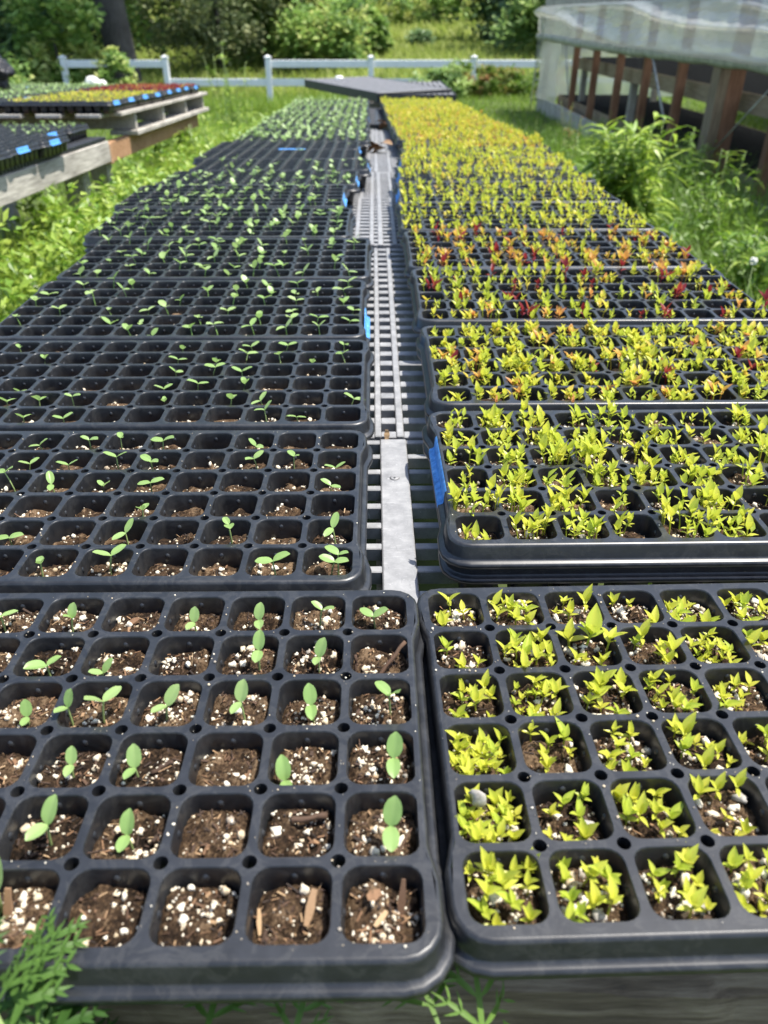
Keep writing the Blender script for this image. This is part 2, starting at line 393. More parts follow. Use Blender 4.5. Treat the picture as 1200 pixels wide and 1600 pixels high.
def make_tray(detail):
    flat = MB(); sm = MB()
    for c in range(NC):
        for r in range(NR):
            cx = -HX + MX + PIT*c; cy = -HY + MY + PIT*r
            x0 = cx - (MX if c == 0 else PIT/2); x1 = cx + (MX if c == NC - 1 else PIT/2)
            y0 = cy - (MY if r == 0 else PIT/2); y1 = cy + (MY if r == NR - 1 else PIT/2)
            outer = []
            for q, (ex, ey, sx, sy) in enumerate(((x1, y1, 1, 1), (x0, y1, -1, 1), (x0, y0, -1, -1), (x1, y0, 1, -1))):
                bx = (c == NC - 1) if sx > 0 else (c == 0); by = (r == NR - 1) if sy > 0 else (r == 0)
                for k in range(KA + 1):
                    t = k*math.pi/2/KA
                    if bx and by:                          # outer corner of the tray
                        a = q*math.pi/2 + t; rr = .016
                        outer.append((ex - sx*rr + rr*math.cos(a), ey - sy*rr + rr*math.sin(a)))
                    elif bx or by:                         # plain point on the rim's edge
                        f = k/KA if (q % 2 == (1 if bx else 0)) else 1 - k/KA
                        outer.append((ex, ey - sy*.003*f) if bx else (ex - sx*.003*f, ey))
                    else:                                  # drain hole between four cells
                        hr = .0037
                        a0 = {0: (1.5*math.pi, math.pi), 1: (2*math.pi, 1.5*math.pi), 2: (.5*math.pi, 0), 3: (math.pi, .5*math.pi)}[q]
                        a = a0[0] + (a0[1] - a0[0])*k/KA
                        outer.append((ex + hr*math.cos(a), ey + hr*math.sin(a)))
                outer.append(((cx, y1), (x0, cy), (cx, y0), (x1, cy))[q])
            outer = np.array(outer)
            inn = loop_round(.0193, .0193, .0085, cx, cy)
            V = np.concatenate([np.c_[outer, np.zeros(NL)], np.c_[inn, np.zeros(NL)]])
            k = np.arange(NL); k2 = (k + 1) % NL
            flat.add(pinch(V), np.stack([k, k2, k2 + NL, k + NL], 1))
            # hole walls
            for q in range(4):
                s = q*(KA + 2)
                sx, sy = ((1, 1), (-1, 1), (-1, -1), (1, -1))[q]
                if ((c == NC - 1) if sx > 0 else (c == 0)) or ((r == NR - 1) if sy > 0 else (r == 0)): continue
                h = outer[s:s + KA + 1]
                Vh = np.concatenate([np.c_[h, np.zeros(KA + 1)], np.c_[h, np.full(KA + 1, -.018)]])
                kk = np.arange(KA)
                sm.add(Vh, np.stack([kk, kk + KA + 1, kk + KA + 2, kk + 1], 1))
            # rolled lip, tapering wall, pot
            rings = [(.0193, .0085, 0), (.0189, .0083, -.0004), (.0187, .0081, -.0013), (.0182, .0078, -.010), (.0168, .007, -.030), (.0145, .006, -.052)]
            L = [np.c_[loop_round(h, h, rr, cx, cy), np.full(NL, z)] for h, rr, z in rings]
            n = len(L)
            Fs = [np.stack([k + a*NL, k2 + a*NL, k2 + (a + 1)*NL, k + (a + 1)*NL], 1) for a in range(n - 1)]
            Vp = np.concatenate(L + [np.array([[cx, cy, -.052]])])
            sm.add(Vp, (np.concatenate(Fs), np.stack([k + (n - 1)*NL, k2 + (n - 1)*NL, np.full(NL, n*NL)], 1)))
            # moulded knob in the middle of each wall
            if detail:
                for a in range(4):
                    bv = []
                    for (rr, dd) in ((.0022, -.0002), (.0017, .0006), (.0009, .0010)):
                        for t in range(8): bv.append((rr*math.cos(t*math.pi/4), -dd, rr*math.sin(t*math.pi/4)*1.35))
                    bv.append((0, -.0011, 0))
                    bv = np.array(bv) + np.array([0, .0183, -.0078])
                    fq = [(i*8 + t, i*8 + (t + 1) % 8, i*8 + 8 + (t + 1) % 8, i*8 + 8 + t) for i in range(2) for t in range(8)]
                    ft = [(16 + t, 16 + (t + 1) % 8, 24) for t in range(8)]
                    sm.add(rotz(bv, a*math.pi/2) + np.array([cx, cy, 0]), (np.array(fq), np.array(ft)))
    # skirt: rolled rim edge, apron, flared lip
    prof = [(0, 0), (.0009, -.0003), (.0019, -.0010), (.0026, -.0023), (.0034, -.0125), (.0042, -.0140), (.0066, -.0146), (.0080, -.0154), (.0086, -.0166), (.0086, -.0190), (.0076, -.0194)]
    def outline(o):
        pts = []
        rr = .016 + o
        xs = np.linspace(-HX + .016, HX - .016, 49); ys = np.linspace(-HY + .016, HY - .016, 25)
        for q, (sx, sy) in enumerate(((1, 1), (-1, 1), (-1, -1), (1, -1))):
            for kk in range(KA + 1):
                a = q*math.pi/2 + kk*math.pi/2/KA
                pts.append((sx*(HX - .016) + rr*math.cos(a), sy*(HY - .016) + rr*math.sin(a)))
            if q == 0: pts += [(x, HY + o) for x in xs[::-1][1:-1]]
            if q == 1: pts += [(-HX - o, y) for y in ys[::-1][1:-1]]
            if q == 2: pts += [(x, -HY - o) for x in xs[1:-1]]
            if q == 3: pts += [(HX + o, y) for y in ys[1:-1]]
        return np.array(pts)
    L = [np.c_[outline(o), np.full(len(outline(o)), z)] for o, z in prof]; m_ = len(L[0])
    k = np.arange(m_); k2 = (k + 1) % m_
    Fs = [np.stack([k + (a + 1)*m_, k2 + (a + 1)*m_, k2 + a*m_, k + a*m_], 1) for a in range(len(prof) - 1)]
    sm.add(pinch(np.concatenate(L)), np.concatenate(Fs))
    nf = sum(len(f) for f in flat.Q)
    allm = MB(); allm.V = flat.V + sm.V; allm.A = flat.A + sm.A
    allm.Q = flat.Q + [q + flat.n for q in sm.Q]; allm.T = [t + flat.n for t in sm.T]; allm.n = flat.n + sm.n
    me = allm.mesh("seedling_tray", M['tray'], True)
    us = np.ones(len(me.polygons), bool); us[:nf] = False
    me.polygons.foreach_set("use_smooth", us)
    return me
TRAY = make_tray(True)
TRAY_FAR = make_tray(False)
def cell_xy(side, c, r):
    """centre of a cell in tray coordinates, columns counted from the grate"""
    x = (HX - MX - PIT*c) if side == 'L' else (-HX + MX + PIT*c)
    return x, -HY + MY + PIT*r

def soil_mesh(n, depth, var, seedn, amp=.0022):
    rg = np.random.default_rng(seedn)
    mb = MB(); tops = {}
    g = np.linspace(-1, 1, n + 1)
    U, V = np.meshgrid(g, g, indexing='ij')
    i, j = np.meshgrid(np.arange(n), np.arange(n), indexing='ij'); i = i.ravel(); j = j.ravel()
    Fq = np.stack([i*(n + 1) + j, (i + 1)*(n + 1) + j, (i + 1)*(n + 1) + j + 1, i*(n + 1) + j + 1], 1)
    for c in range(NC):
        for r in range(NR):
            x0, y0 = -HX + MX + PIT*c, -HY + MY + PIT*r
            d = depth + rg.uniform(-var, var); tone = rg.uniform(-.10, .14)
            sx, sy = rg.uniform(-.0015, .0015, 2)
            # rounded square footprint
            rr = np.maximum(np.abs(U), np.abs(V)); q = np.sqrt(U**2 + V**2) + 1e-6
            k = np.where(rr > 0, (rr/q)*.55 + .45, 1)
            hw = .0184
            PX, PY = U*k*hw, V*k*hw
            Z = np.full_like(U, -d) + sx*U + sy*V - .0020*smooth(.82, 1.0, rr)
            T = np.full_like(U, .10 + tone)
            for _ in range(30 if n > 8 else 8):
                bx, by = rg.uniform(-1, 1, 2); s = rg.uniform(.06, .32); h = rg.normal(0, amp)
                e = np.exp(-((U - bx)**2 + (V - by)**2)/(2*s*s)); Z += h*e; T += np.clip(h*35, -.1, .12)*e
            if n > 8: Z += rg.normal(0, .00065, Z.shape); T += rg.normal(0, .09, Z.shape)
            mb.add(np.stack([PX + x0, PY + y0, Z], -1).reshape(-1, 3), Fq, T.ravel())
            tops[(c, r)] = (PX, PY, Z)
    return mb, tops

def soil_h(tops, c, r, px, py):
    PX, PY, Z = tops[(c, r)]
    d = (PX - px)**2 + (PY - py)**2
    return float(Z.flat[int(np.argmin(d))])

def scatter_perlite(mb, tops, cells, count, fine, big, rg, grey=.05):
    tl = ICO1 if fine else ICO0
    for (c, r) in cells:
        x0, y0 = -HX + MX + PIT*c, -HY + MY + PIT*r
        k = int(rg.integers(int(count*.45), int(count*1.5)))
        cl = rg.uniform(-.013, .013, (3, 2))
        for _ in range(k):
            p = rg.uniform(-.0160, .0160, 2) if rg.random() < .6 else np.clip(cl[rg.integers(3)] + rg.normal(0, .0035, 2), -.016, .016)
            s = float(np.clip(rg.lognormal(math.log(.00078*big), .62), .0003, .0030*big))
            V, F = tl[rg.integers(len(tl))]
            z = soil_h(tops, c, r, p[0], p[1]) + s*rg.uniform(-.2, .4)
            t = rg.random(); tint = rg.uniform(0, .3) if t < .7 else (rg.uniform(.3, .65) if t < 1 - grey else rg.uniform(.8, 1))
            mb.add(rotz(V, rg.uniform(0, 6))*s*rg.uniform(.6, 1.25, 3) + np.array([x0 + p[0], y0 + p[1], z]), F, tint)
def scatter_bark(mb, tops, cells, count, rg):
    for (c, r) in cells:
        x0, y0 = -HX + MX + PIT*c, -HY + MY + PIT*r
        for _ in range(int(rg.integers(count//2, count + 1))):
            p = rg.uniform(-.015, .015, 2); L = rg.uniform(.0012, .0055)*(2.0 if rg.random() < .06 else 1); wd = rg.uniform(.00010, .00045)*(2.2 if rg.random() < .12 else 1)
            b = MB(); box(b, -L/2, L/2, -wd, wd, -wd*.6, wd*.6)
            V = roty(b.V[0], rg.normal(0, .35)); V = rotz(V, rg.uniform(0, 6.28))
            z = soil_h(tops, c, r, p[0], p[1]) + .0006
            mb.add(V + np.array([x0 + p[0], y0 + p[1], z]), BOXF, rg.uniform(0, 1)**1.3)

# ---------------------------------------------------------------- tray positions, front to back
Z0 = .860
def bench_rise(y): return .046*float(np.clip((y - .9)/1.2, 0, 1))
LX = [.027, -.012, -.010, -.016, -.010, -.051, -.071, -.045, -.015, -.056, -.054] + [-.018, -.026, -.02, -.03, -.024, -.03, -.028, -.034, -.03, -.036, -.034]
RX = [.034, .060, .066, .064, .061, .056, .059, .068, .080, .094, .112] + [.092, .084, .079, .076, .072, .068, .066, .064, .060, .052, .048]
NT = 22
trays = {}
LDESC = {0: "sparse round-leaved sprouts in brown soil", 1: "a few sprouts, inset from the front tray", 2: "half its cells sprouted", 3: "blue tape on its end", 4: "well sprouted pale seedlings",
         8: "only a few sprouts left", 9: "bare empty cells", 10: "empty cells and a blue tape label"}
RDESC = {0: "lime green clumps nearest the camera", 1: "lime clumps and worn blue tape on its end", 2: "lime clumps with a few crimson plants", 3: "lime, orange and crimson seedlings mixed", 4: "orange and crimson seedlings mixed in"}
def slope_at(y): return math.atan((bench_rise(y + .27) - bench_rise(y))/.27)
for side in 'LR':
    for i in range(NT):
        yf = .187 + .28*i
        if side == 'R': yf += (.017, .048, .052, .058, .055, .055, .05, .045)[min(i, 7)] - (0 if i < 8 else .005)
        z = Z0 + bench_rise(yf) + (-.008 if (side == 'R' and i == 0) else 0) + random.uniform(-.001, .001)*(i > 1)
        rz = {('R', 0): .018, ('R', 1): .006, ('L', 0): .001}.get((side, i), random.uniform(-.005, .005))
        cx = (LX[i] - HX) if side == 'L' else (RX[i] + HX)
        d = (LDESC if side == 'L' else RDESC).get(i)
        row = "left of the grate" if side == 'L' else "right of the grate"
        if d is None: d = "pale sprouts crowding its cells" if side == 'L' else ("golden yellow clumps hiding its cells" if 10 <= i <= 17 else "yellow-green clumps")
        pos = "nearest" if i == 0 else ORD[i]
        lab = f"{pos} black tray {row}, {d}"
        o = link("seedling_tray", TRAY if i < 9 else TRAY_FAR); o.location = (cx, yf + HY, z + (bench_rise(yf + .27) - bench_rise(yf))/2); o.rotation_euler = (slope_at(yf), 0, rz)
        tag(o, lab, "seedling tray", "black seedling trays on the centre bench")
        trays[(side, i)] = o
bpy.context.view_layer.update()

# soil, perlite and bark in every tray
SOIL = {}
lo_variants = [soil_mesh(5, .0150, .003, 100 + v, .0016) for v in range(3)]
lo_me = [a.mesh("potting_soil", M['soil'], True) for a, _ in lo_variants]
pm = []; 
for v, (_, tops) in enumerate(lo_variants):
    rg = np.random.default_rng(300 + v); mb = MB()
    scatter_perlite(mb, tops, [(c, r) for c in range(NC) for r in range(NR)], 18, False, 1.15, rg); pm.append(mb.mesh("perlite", M['perlite']))
pf = []
for v, (_, tops) in enumerate(lo_variants):
    rg = np.random.default_rng(330 + v); mb = MB()
    scatter_perlite(mb, tops, [(c, r) for c in range(NC) for r in range(NR)], 8, False, 1.5, rg); pf.append(mb.mesh("perlite", M['perlite']))
for (side, i), o in trays.items():
    if i <= 1:
        n = 30 if i == 0 else 14
        dep = {('L', 0): .0115, ('R', 0): .0120, ('L', 1): .0150, ('R', 1): .0130}[(side, i)]
        mb, tops = soil_mesh(n, dep, .0022, 11 + i + (50 if side == 'R' else 0), .0020)
        s = mb.build("potting_soil", M['soil'], o, True)
        cells = [(c, r) for c in range(NC) for r in range(NR)]
        rg = np.random.default_rng(5 + i)
        p = MB(); scatter_perlite(p, tops, cells, (62 if i == 0 else 40), i == 0, .92 if side == 'L' else 1.1, rg, .05 if side == 'L' else .15)
        for _ in range(260 if i == 0 else 120):
            V, F = ICO0[rg.integers(6)]; sz = float(np.clip(rg.lognormal(math.log(.00035), .5), .0002, .0011))
            c, r = cells[rg.integers(len(cells))]; h_ = rg.choice([-1, 1])*.0207 + rg.normal(0, .0006); t_ = rg.uniform(-.02, .02)
            q = (h_, t_) if rg.random() < .5 else (t_, h_)
            p.add(V*sz + np.array([-HX + MX + PIT*c + q[0], -HY + MY + PIT*r + q[1], sz*.5]), F, rg.choice([.1, .5, .95]))
        tag(p.build("perlite", M['perlite'], s, True), kind="stuff")
        b = MB(); scatter_bark(b, tops, cells, 90 if i == 0 else 26, rg)
        tag(b.build("bark_bits", M['bark'], s), kind="stuff")
        SOIL[(side, i)] = tops
    else:
        v = (i + (side == 'R')) % 3
        s = link("potting_soil", lo_me[v], o); SOIL[(side, i)] = lo_variants[v][1]
        if i < 9: tag(link("perlite", (pm if i < 5 else pf)[v], s), kind="stuff")
def soil_at(side, i, c, r, px, py):
    cc = (NC - 1 - c) if side == 'L' else c
    return soil_h(SOIL[(side, i)], cc, r, px, py)

# ---------------------------------------------------------------- round-leaved seedlings left of the grate
def stem_mb(mb, h, lean, rad, tint=.5, seg=6):
    pts = [(lean[0]*h*t*t, lean[1]*h*t*t, -.004 + (h + .004)*t) for t in (0, .35, .7, 1)]
    tube(mb, pts, [rad*1.1, rad, rad*.95, rad*.8], seg, tint, False)
    return pts[-1]
def seedling_parts(h, L, W, az, e1, e2, lean, s2=1.0, fine=True, tint=.5):
    """stem, first leaf, second leaf as three mesh builders"""
    st = MB(); tip = stem_mb(st, h, lean, .0007, .5)
    out = [st]
    for k, (el, s) in enumerate(((e1, 1.0), (e2, s2))):
        b = MB()
        put_leaf(b, tip, L*s, W*s, az + k*math.pi + random.uniform(-.25, .25), el, tint + random.uniform(-.12, .12), random.uniform(-.2, .2),
                 8 if fine else 5, 3 if fine else 1, random.uniform(.08, .25), random.uniform(.1, .4), 'oval', .012)
        out.append(b)
    return out
def proj(p):
    v = cam.matrix_world.inverted() @ Vector(p)
    if v.z > -.01: return (-9999, -9999, 1)
    return (600 - 1200*v.x/v.z, 800 + 1200*v.y/v.z, -v.z)
bpy.context.view_layer.update()
def inframe(p, m=25):
    x, y, _ = proj(p); return -m < x < 1200 + m and -m < y < 1600 + m

T1 = {0: [4], 1: [0, 3, 4, 5], 2: [0, 1, 3, 4], 3: [0, 1, 2, 3, 4, 4, 5], 4: [1, 2, 4, 5], 5: [0, 1, 2, 3, 5, 6]}
T2 = {0: [0, 0, 1, 4, 5], 1: [0, 2, 4, 6], 2: [4, 7], 3: [0, 4, 5, 6, 7], 4: [0, 1, 2, 4, 5, 6, 7], 5: [2, 4, 5, 6, 7]}
PROB = {2: .5, 3: .58, 4: .68, 5: .72, 6: .8, 7: .72, 8: .2, 9: .03, 10: .06}
SV = []                                                    # shared seedling shapes
for v in range(14):
    random.seed(40 + v)
    a = seedling_parts(random.uniform(.012, .022), random.uniform(.0115, .0155), random.uniform(.0072, .0092), random.choice([0, 1.3, 2.6, 3.6, 5.0]) + random.uniform(-.4, .4),
                       random.uniform(.35, 1.15), random.uniform(.0, .7), (random.uniform(-.3, .3), random.uniform(-.3, .3)), random.uniform(.7, 1), True)
    SV.append([a[0].mesh("stem", M['stem'], True), a[1].mesh("leaf", M['coty'], True), a[2].mesh("leaf", M['coty'], True)])
def merge(parts):
    o = MB()
    for b in parts:
        for f in b.Q: o.Q.append(f + o.n)
        for f in b.T: o.T.append(f + o.n)
        o.V += b.V; o.A += b.A; o.n += b.n
    return o
SJ = []
SJ_src = []
for v in range(16):
    random.seed(80 + v)
    a = merge(seedling_parts(random.uniform(.012, .024), random.uniform(.0115, .0155), random.uniform(.0075, .0095), random.uniform(0, 6.28), random.uniform(.2, 1.1), random.uniform(.0, .8),
              (random.uniform(-.3, .3), random.uniform(-.3, .3)), random.uniform(.75, 1), False, random.uniform(.35, .75)))
    SJ.append(a.mesh("seedling", M['coty'], True)); SJ_src.append(a)
ROWN = ["front row", "second row", "third row", "fourth row", "fifth row", "back row"]
GS = "round-leaved seedlings in the trays left of the grate"
used_spots = {}
far_left = MB()
count_left = 0
def uniq(lab, book):
    book[lab] = book.get(lab, 0) + 1
    return book[lab]
# front tray, cell by cell: (row, column) -> leaf azimuth, stem height, leaf length, offset
HERO = {(1, 0): [(3.0, .017, .0165, (.002, -.004), 1.15, .15)], (0, 4): [(2.9, .020, .0165, (-.0085, .006), 1.2, .1)], (2, 0): [(2.95, .017, .0155, (.008, -.004), 1.1, .15)],
        (3, 0): [(.7, .020, .0150, (.006, -.002), .9, .35)], (3, 1): [(3.1, .017, .0140, (.002, -.002), 1.15, .2)], (3, 2): [(2.9, .016, .0145, (.004, -.006), 1.1, .1)],
        (2, 1): [(3.2, .008, .0145, (-.011, -.009), 1.1, .3)], (2, 3): [(3.0, .008, .014, (-.006, -.006), 1.15, .4)], (1, 3): [(3.1, .013, .0135, (0, -.002), 1.1, .25)],
        (1, 4): [(2.6, .018, .0155, (.002, -.002), 1.05, .3)], (2, 4): [(3.0, .012, .0110, (0, -.004), 1.1, .3)], (3, 4): [(-.6, .018, .0165, (.004, -.004), .9, .25), (2.8, .018, .0125, (-.014, -.006), 1.2, .5)],
        (3, 3): [(2.3, .015, .0150, (0, -.006), .95, .3)], (3, 5): [(3.1, .008, .0115, (.004, -.008), 1.2, .2)], (4, 1): [(2.7, .016, .014, (.003, -.004), 1.15, .4)],
        (4, 2): [(3.0, .019, .0140, (.007, -.004), 1.1, .1)], (4, 4): [(2.2, .009, .0120, (-.008, -.010), .9, .6)], (4, 5): [(-.9, .012, .0150, (.001, -.008), .6, .3)],
        (5, 0): [(1.2, .012, .0135, (-.003, -.003), .75, .4)], (5, 1): [(1.0, .018, .013, (.001, -.002), .65, .55)], (5, 2): [(3.1, .012, .013, (.001, -.004), 1.15, .2)],
        (5, 3): [(3.0, .012, .0120, (0, -.004), 1.2, .2)], (5, 5): [(2.9, .017, .0120, (0, -.006), 1.2, 1.0)], (5, 6): [(-1.2, .016, .0165, (-.003, -.006), .55, .15)]}
def plant_left(i, c, r, off, book, v, hero=None):
    global count_left
    o = trays[('L', i)]; lx, ly = cell_xy('L', c, r)
    z = soil_at('L', i, c, r, off[0], off[1])
    p = o.matrix_world @ Vector((lx + off[0], ly + off[1], z - .001))
    vis = inframe(p)
    if vis and count_left < 300 and i <= 8:
        count_left += 1
        trn = "nearest" if i == 0 else ORD[i]
        lab = f"pale green seedling, {ORD[c]} cell from the grate, {ROWN[r]}, {trn} left tray"
        if uniq(lab, book) > 1: lab = f"extra pale green seedling, {ORD[c]} cell from the grate, {ROWN[r]}, {trn} left tray"
        if i <= 2:
            t = thing("seedling", lab, "seedling", p, 0, GS)
            if hero:
                az, h, L, _, e1, e2 = hero
                L *= .94; h *= .92
                a = seedling_parts(h, L, L*.62, az + math.pi, e1, e2, (random.uniform(-.15, .15), random.uniform(-.1, .1)), random.uniform(.7, .9), True, random.uniform(.3, .75))
                a[0].build("stem", M['stem'], t, True); a[1].build("leaf", M['coty'], t, True); a[2].build("leaf", M['coty'], t, True)
            else:
                t.rotation_euler = (0, 0, random.choice([0, 0, 3.14]) + random.uniform(-.5, .5)); s = random.uniform(.8, 1.12); t.scale = (s, s, s)
                for me, nm in zip(SV[v % len(SV)], ("stem", "leaf", "leaf")): link(nm, me, t)
        else:
            t = link("seedling", SJ[v % len(SJ)]); t.location = p; t.rotation_euler = (0, 0, random.uniform(0, 6.28)); s = random.uniform(.95, 1.35); t.scale = (s, s, s)
            tag(t, lab, "seedling", GS)
    else:
        a = SJ_src[v % len(SJ_src)]; s = random.uniform(.9, 1.3)*(1.0 if i < 9 else 1.15); az = random.uniform(0, 6.28)
        V = rotz(np.concatenate(a.V)*s, az) + np.array(p)
        far_left.add(V, np.concatenate(a.Q), np.concatenate(a.A))
random.seed(5)
book = {}
for i in range(NT):
    for r in range(NR):
        if i == 0:
            done = {}
            for (rr, c), hs in HERO.items():
                if rr != r: continue
                for h in hs: plant_left(0, c, r, h[3], book, 0, h)
            for c in range(7, NC):
                if random.random() < .6: plant_left(0, c, r, (random.uniform(-.006, .006), random.uniform(-.006, .006)), book, random.randrange(14))
            continue
        cols = T2[r] + [c for c in range(8, NC) if random.random() < .6] if i == 1 else None
        if cols is None:
            pr = PROB.get(i, .93)
            cols = [c for c in range(NC) if random.random() < pr]
            if i in (5, 6, 7): cols += [c for c in cols if random.random() < .3]
            if i > 10: cols += [c for c in cols if random.random() < .5]
        for c in cols:
            plant_left(i, c, r, (random.uniform(-.008, .008), random.uniform(-.008, .004)), book, random.randrange(99))
tag(far_left.build("distant_seedlings", M['far_sprout'], smooth=True), kind="stuff", label="pale green sprouts crowding the far trays left of the grate")

# ---------------------------------------------------------------- celosia clumps right of the grate
def celosia_mb(h, kind, rich, fine):
    """one young plant: stem, two seed leaves, pointed true leaves"""
    mb = MB()
    t0 = {'lime': random.uniform(.12, .42), 'yellow': random.uniform(.36, .56), 'orange': random.uniform(.6, .76), 'crimson': random.uniform(.88, .98)}[kind]
    lean = (random.uniform(-.25, .25), random.uniform(-.25, .25))
    tip = stem_mb(mb, h, lean, .0006, min(1, t0 + (.1 if kind != 'lime' else 0)), 5)
    nu, nv = (6, 2) if fine else (3, 1)
    az = random.uniform(0, 6.28)
    for k in range(2):                                     # seed leaves, lower
        b = np.array(tip)*.72; b[2] = h*.72
        put_leaf(mb, b, random.uniform(.007, .0095)*(.8 + .3*rich), random.uniform(.0030, .0042), az + k*math.pi, random.uniform(.35, 1.0), t0 + random.uniform(-.06, .06), 0, nu, nv, random.uniform(.1, .3), .35, 'lance')
    for k in range(random.choice([2, 3, 4]) if rich > .5 else random.choice([1, 2, 2])):
        az2 = az + 1.57 + k*math.pi + random.uniform(-.5, .5) if k < 2 else random.uniform(0, 6.28)
        L = random.uniform(.008, .0135)*(.75 + .45*rich)
        put_leaf(mb, tip, L, L*random.uniform(.40, .54), az2, random.uniform(.65, 1.32), t0 + random.uniform(-.07, .07), random.uniform(-.3, .3), nu, nv, random.uniform(-.05, .2), .5, 'lance', .01)
    return mb
random.seed(21)
CV = {}
for kind in ('lime', 'yellow', 'orange', 'crimson'):
    CV[kind] = []
    for v in range(12 if kind == 'lime' else 6):
        a = celosia_mb(random.uniform(.005, .011), kind, random.uniform(.3, 1.0), True)
        CV[kind].append(a.mesh("seedling", M['celosia'], True))
CF = {k: [celosia_mb(random.uniform(.009, .017), k, random.uniform(.4, 1.1), False) for _ in range(10)] for k in CV}
def clump_mb(n, mix, spread=.0135, hs=1.0):
    mb = MB()
    for _ in range(n):
        kind = random.choices(list(mix), list(mix.values()))[0]
        a = random.choice(CF[kind]); s = random.uniform(.75, 1.15)*(1.25 if kind == 'crimson' else 1)
        V = rotz(np.concatenate(a.V)*np.array([s, s, s*hs]), random.uniform(0, 6.28)) + np.array([random.uniform(-spread, spread), random.uniform(-spread, spread), 0])
        mb.add(V, np.concatenate(a.Q), np.concatenate(a.A))
    return mb
MIX = {1: {'lime': 1}, 2: {'lime': 8, 'yellow': 1.5, 'orange': .9, 'crimson': .3}, 3: {'lime': 6, 'yellow': 2, 'orange': 1.7, 'crimson': .55}, 4: {'lime': 4, 'yellow': 3, 'orange': 2.0, 'crimson': .6},
       5: {'lime': 9, 'yellow': 1}, 6: {'lime': 9, 'yellow': 1.2}, 7: {'lime': 8, 'yellow': 1.5}, 8: {'yellow': 6, 'lime': 3.5, 'orange': .25}}
CJ = {}
for i in (1, 2, 3, 4):
    CJ[i] = []
    for v in range(22):
        CJ[i].append(clump_mb(random.choice([4, 5, 7, 8, 10, 13, 15]) if i < 3 else random.choice([3, 4, 4, 5, 7]), MIX[i], .0150, 1.0 if i < 3 else 1.2))
CJM = {i: [b.mesh("seedling_clump", M['celosia'], True) for b in CJ[i]] for i in CJ}
N1 = {(0, 0): 14, (0, 1): 11, (0, 2): 9, (0, 3): 13, (1, 0): 27, (1, 1): 7, (1, 2): 9, (1, 3): 7, (2, 0): 27, (2, 1): 6, (2, 2): 9, (2, 3): 8, (2, 4): 6, (3, 0): 9, (3, 1): 20, (3, 2): 9, (3, 3): 15, (3, 4): 7,
      (4, 0): 3, (4, 1): 14, (4, 2): 6, (4, 3): 6, (4, 4): 17, (4, 5): 8, (5, 0): 6, (5, 1): 9, (5, 2): 5, (5, 3): 3, (5, 4): 11, (5, 5): 9}
GC = "celosia seedling clumps in the trays right of the grate"
far_right = MB(); count_right = 0
SIZEW = lambda n: "single" if n == 1 else ("sparse" if n <= 4 else ("loose" if n <= 8 else ("full" if n <= 15 else "crowded")))
random.seed(33)
for i in range(NT):
    o = trays[('R', i)]
    mix = MIX.get(i, MIX[8])
    if i in (8, 9): mix = {'lime': 8, 'yellow': 2.5}
    if 10 <= i <= 17: mix = {'yellow': 7, 'orange': .6 if i < 14 else .3, 'lime': 5}
    if i > 17: mix = {'lime': 7, 'yellow': 4}
    for r in range(NR):
        for c in range(NC):
            lx, ly = cell_xy('R', c, r)
            p0 = o.matrix_world @ Vector((lx, ly, -.013))
            vis = inframe(p0)
            trn = "nearest" if i == 0 else ORD[i]
            if i == 0 and vis:
                n = N1.get((r, c), random.choice([5, 8, 10])); count_right += 1
                t = thing("seedling_clump", f"{SIZEW(n)} lime green clump, {ORD[c]} cell from the grate, {ROWN[r]}, {trn} right tray", "seedling clump", o.matrix_world @ Vector((lx, ly, soil_at('R', 0, c, r, 0, 0))), 0, GC)
                pts = []
                big = (r, c) == (4, 2)
                for k in range(n):
                    for _ in range(14):
                        q = (random.uniform(-.0145, .0145), random.uniform(-.0145, .0145))
                        if all((q[0] - a[0])**2 + (q[1] - a[1])**2 > (.0042 if n > 14 else .006)**2 for a in pts): break
                    pts.append(q)
                    dz = soil_at('R', 0, c, r, *q) - soil_at('R', 0, c, r, 0, 0)
                    ch = link("seedling", random.choice(CV['lime']), t); ch.location = (q[0], q[1], dz)
                    s = random.uniform(.65, 1.1)*(.72 if n > 14 else .92); s = s*1.9 if big and k < 3 else s
                    ch.scale = (s, s, s); ch.rotation_euler = (0, 0, random.uniform(0, 6.28))
                continue
            off = (random.uniform(-.002, .002), random.uniform(-.002, .002))
            p = o.matrix_world @ Vector((lx + off[0], ly + off[1], soil_at('R', i, c, r, *off) - .001))
            if i in (3, 4) and random.random() < .12: continue
            if vis and count_right < 300 and 1 <= i <= 4:
                count_right += 1
                v = random.randrange(22)
                n = max(1, len(CJ[i][v].V))
                mean = np.concatenate(CJ[i][v].A)
                col = "crimson-flecked" if (mean > .85).mean() > .04 else ("orange-tinged" if (mean > .58).mean() > .08 else "lime green")
                t = link("seedling_clump", CJM[i][v]); t.location = p; t.rotation_euler = (0, 0, random.uniform(0, 6.28)); s = random.uniform(.9, 1.12); t.scale = (s, s, s)
                tag(t, f"{SIZEW(n)} {col} clump, {ORD[c]} cell from the grate, {ROWN[r]}, {trn} right tray", "seedling clump", GC)
            else:
                b = clump_mb(random.choice([4, 5, 6]) if i >= 8 else random.choice([3, 4, 5]), MIX[min(i, 4)] if 1 <= i <= 4 else mix, .016, random.uniform(1.0, 1.5) if 10 <= i <= 16 else random.uniform(.9, 1.25))
                if i > 4 and random.random() < .15: continue
                far_right.add(np.concatenate(b.V)*(1.15 if i > 4 else 1) + np.array(p), np.concatenate(b.Q), np.concatenate(b.A))
tag(far_right.build("distant_seedling_clumps", M['celosia'], smooth=True), kind="stuff", label="yellow-green seedlings crowding the far trays right of the grate")
print("individuals", count_left, count_right)

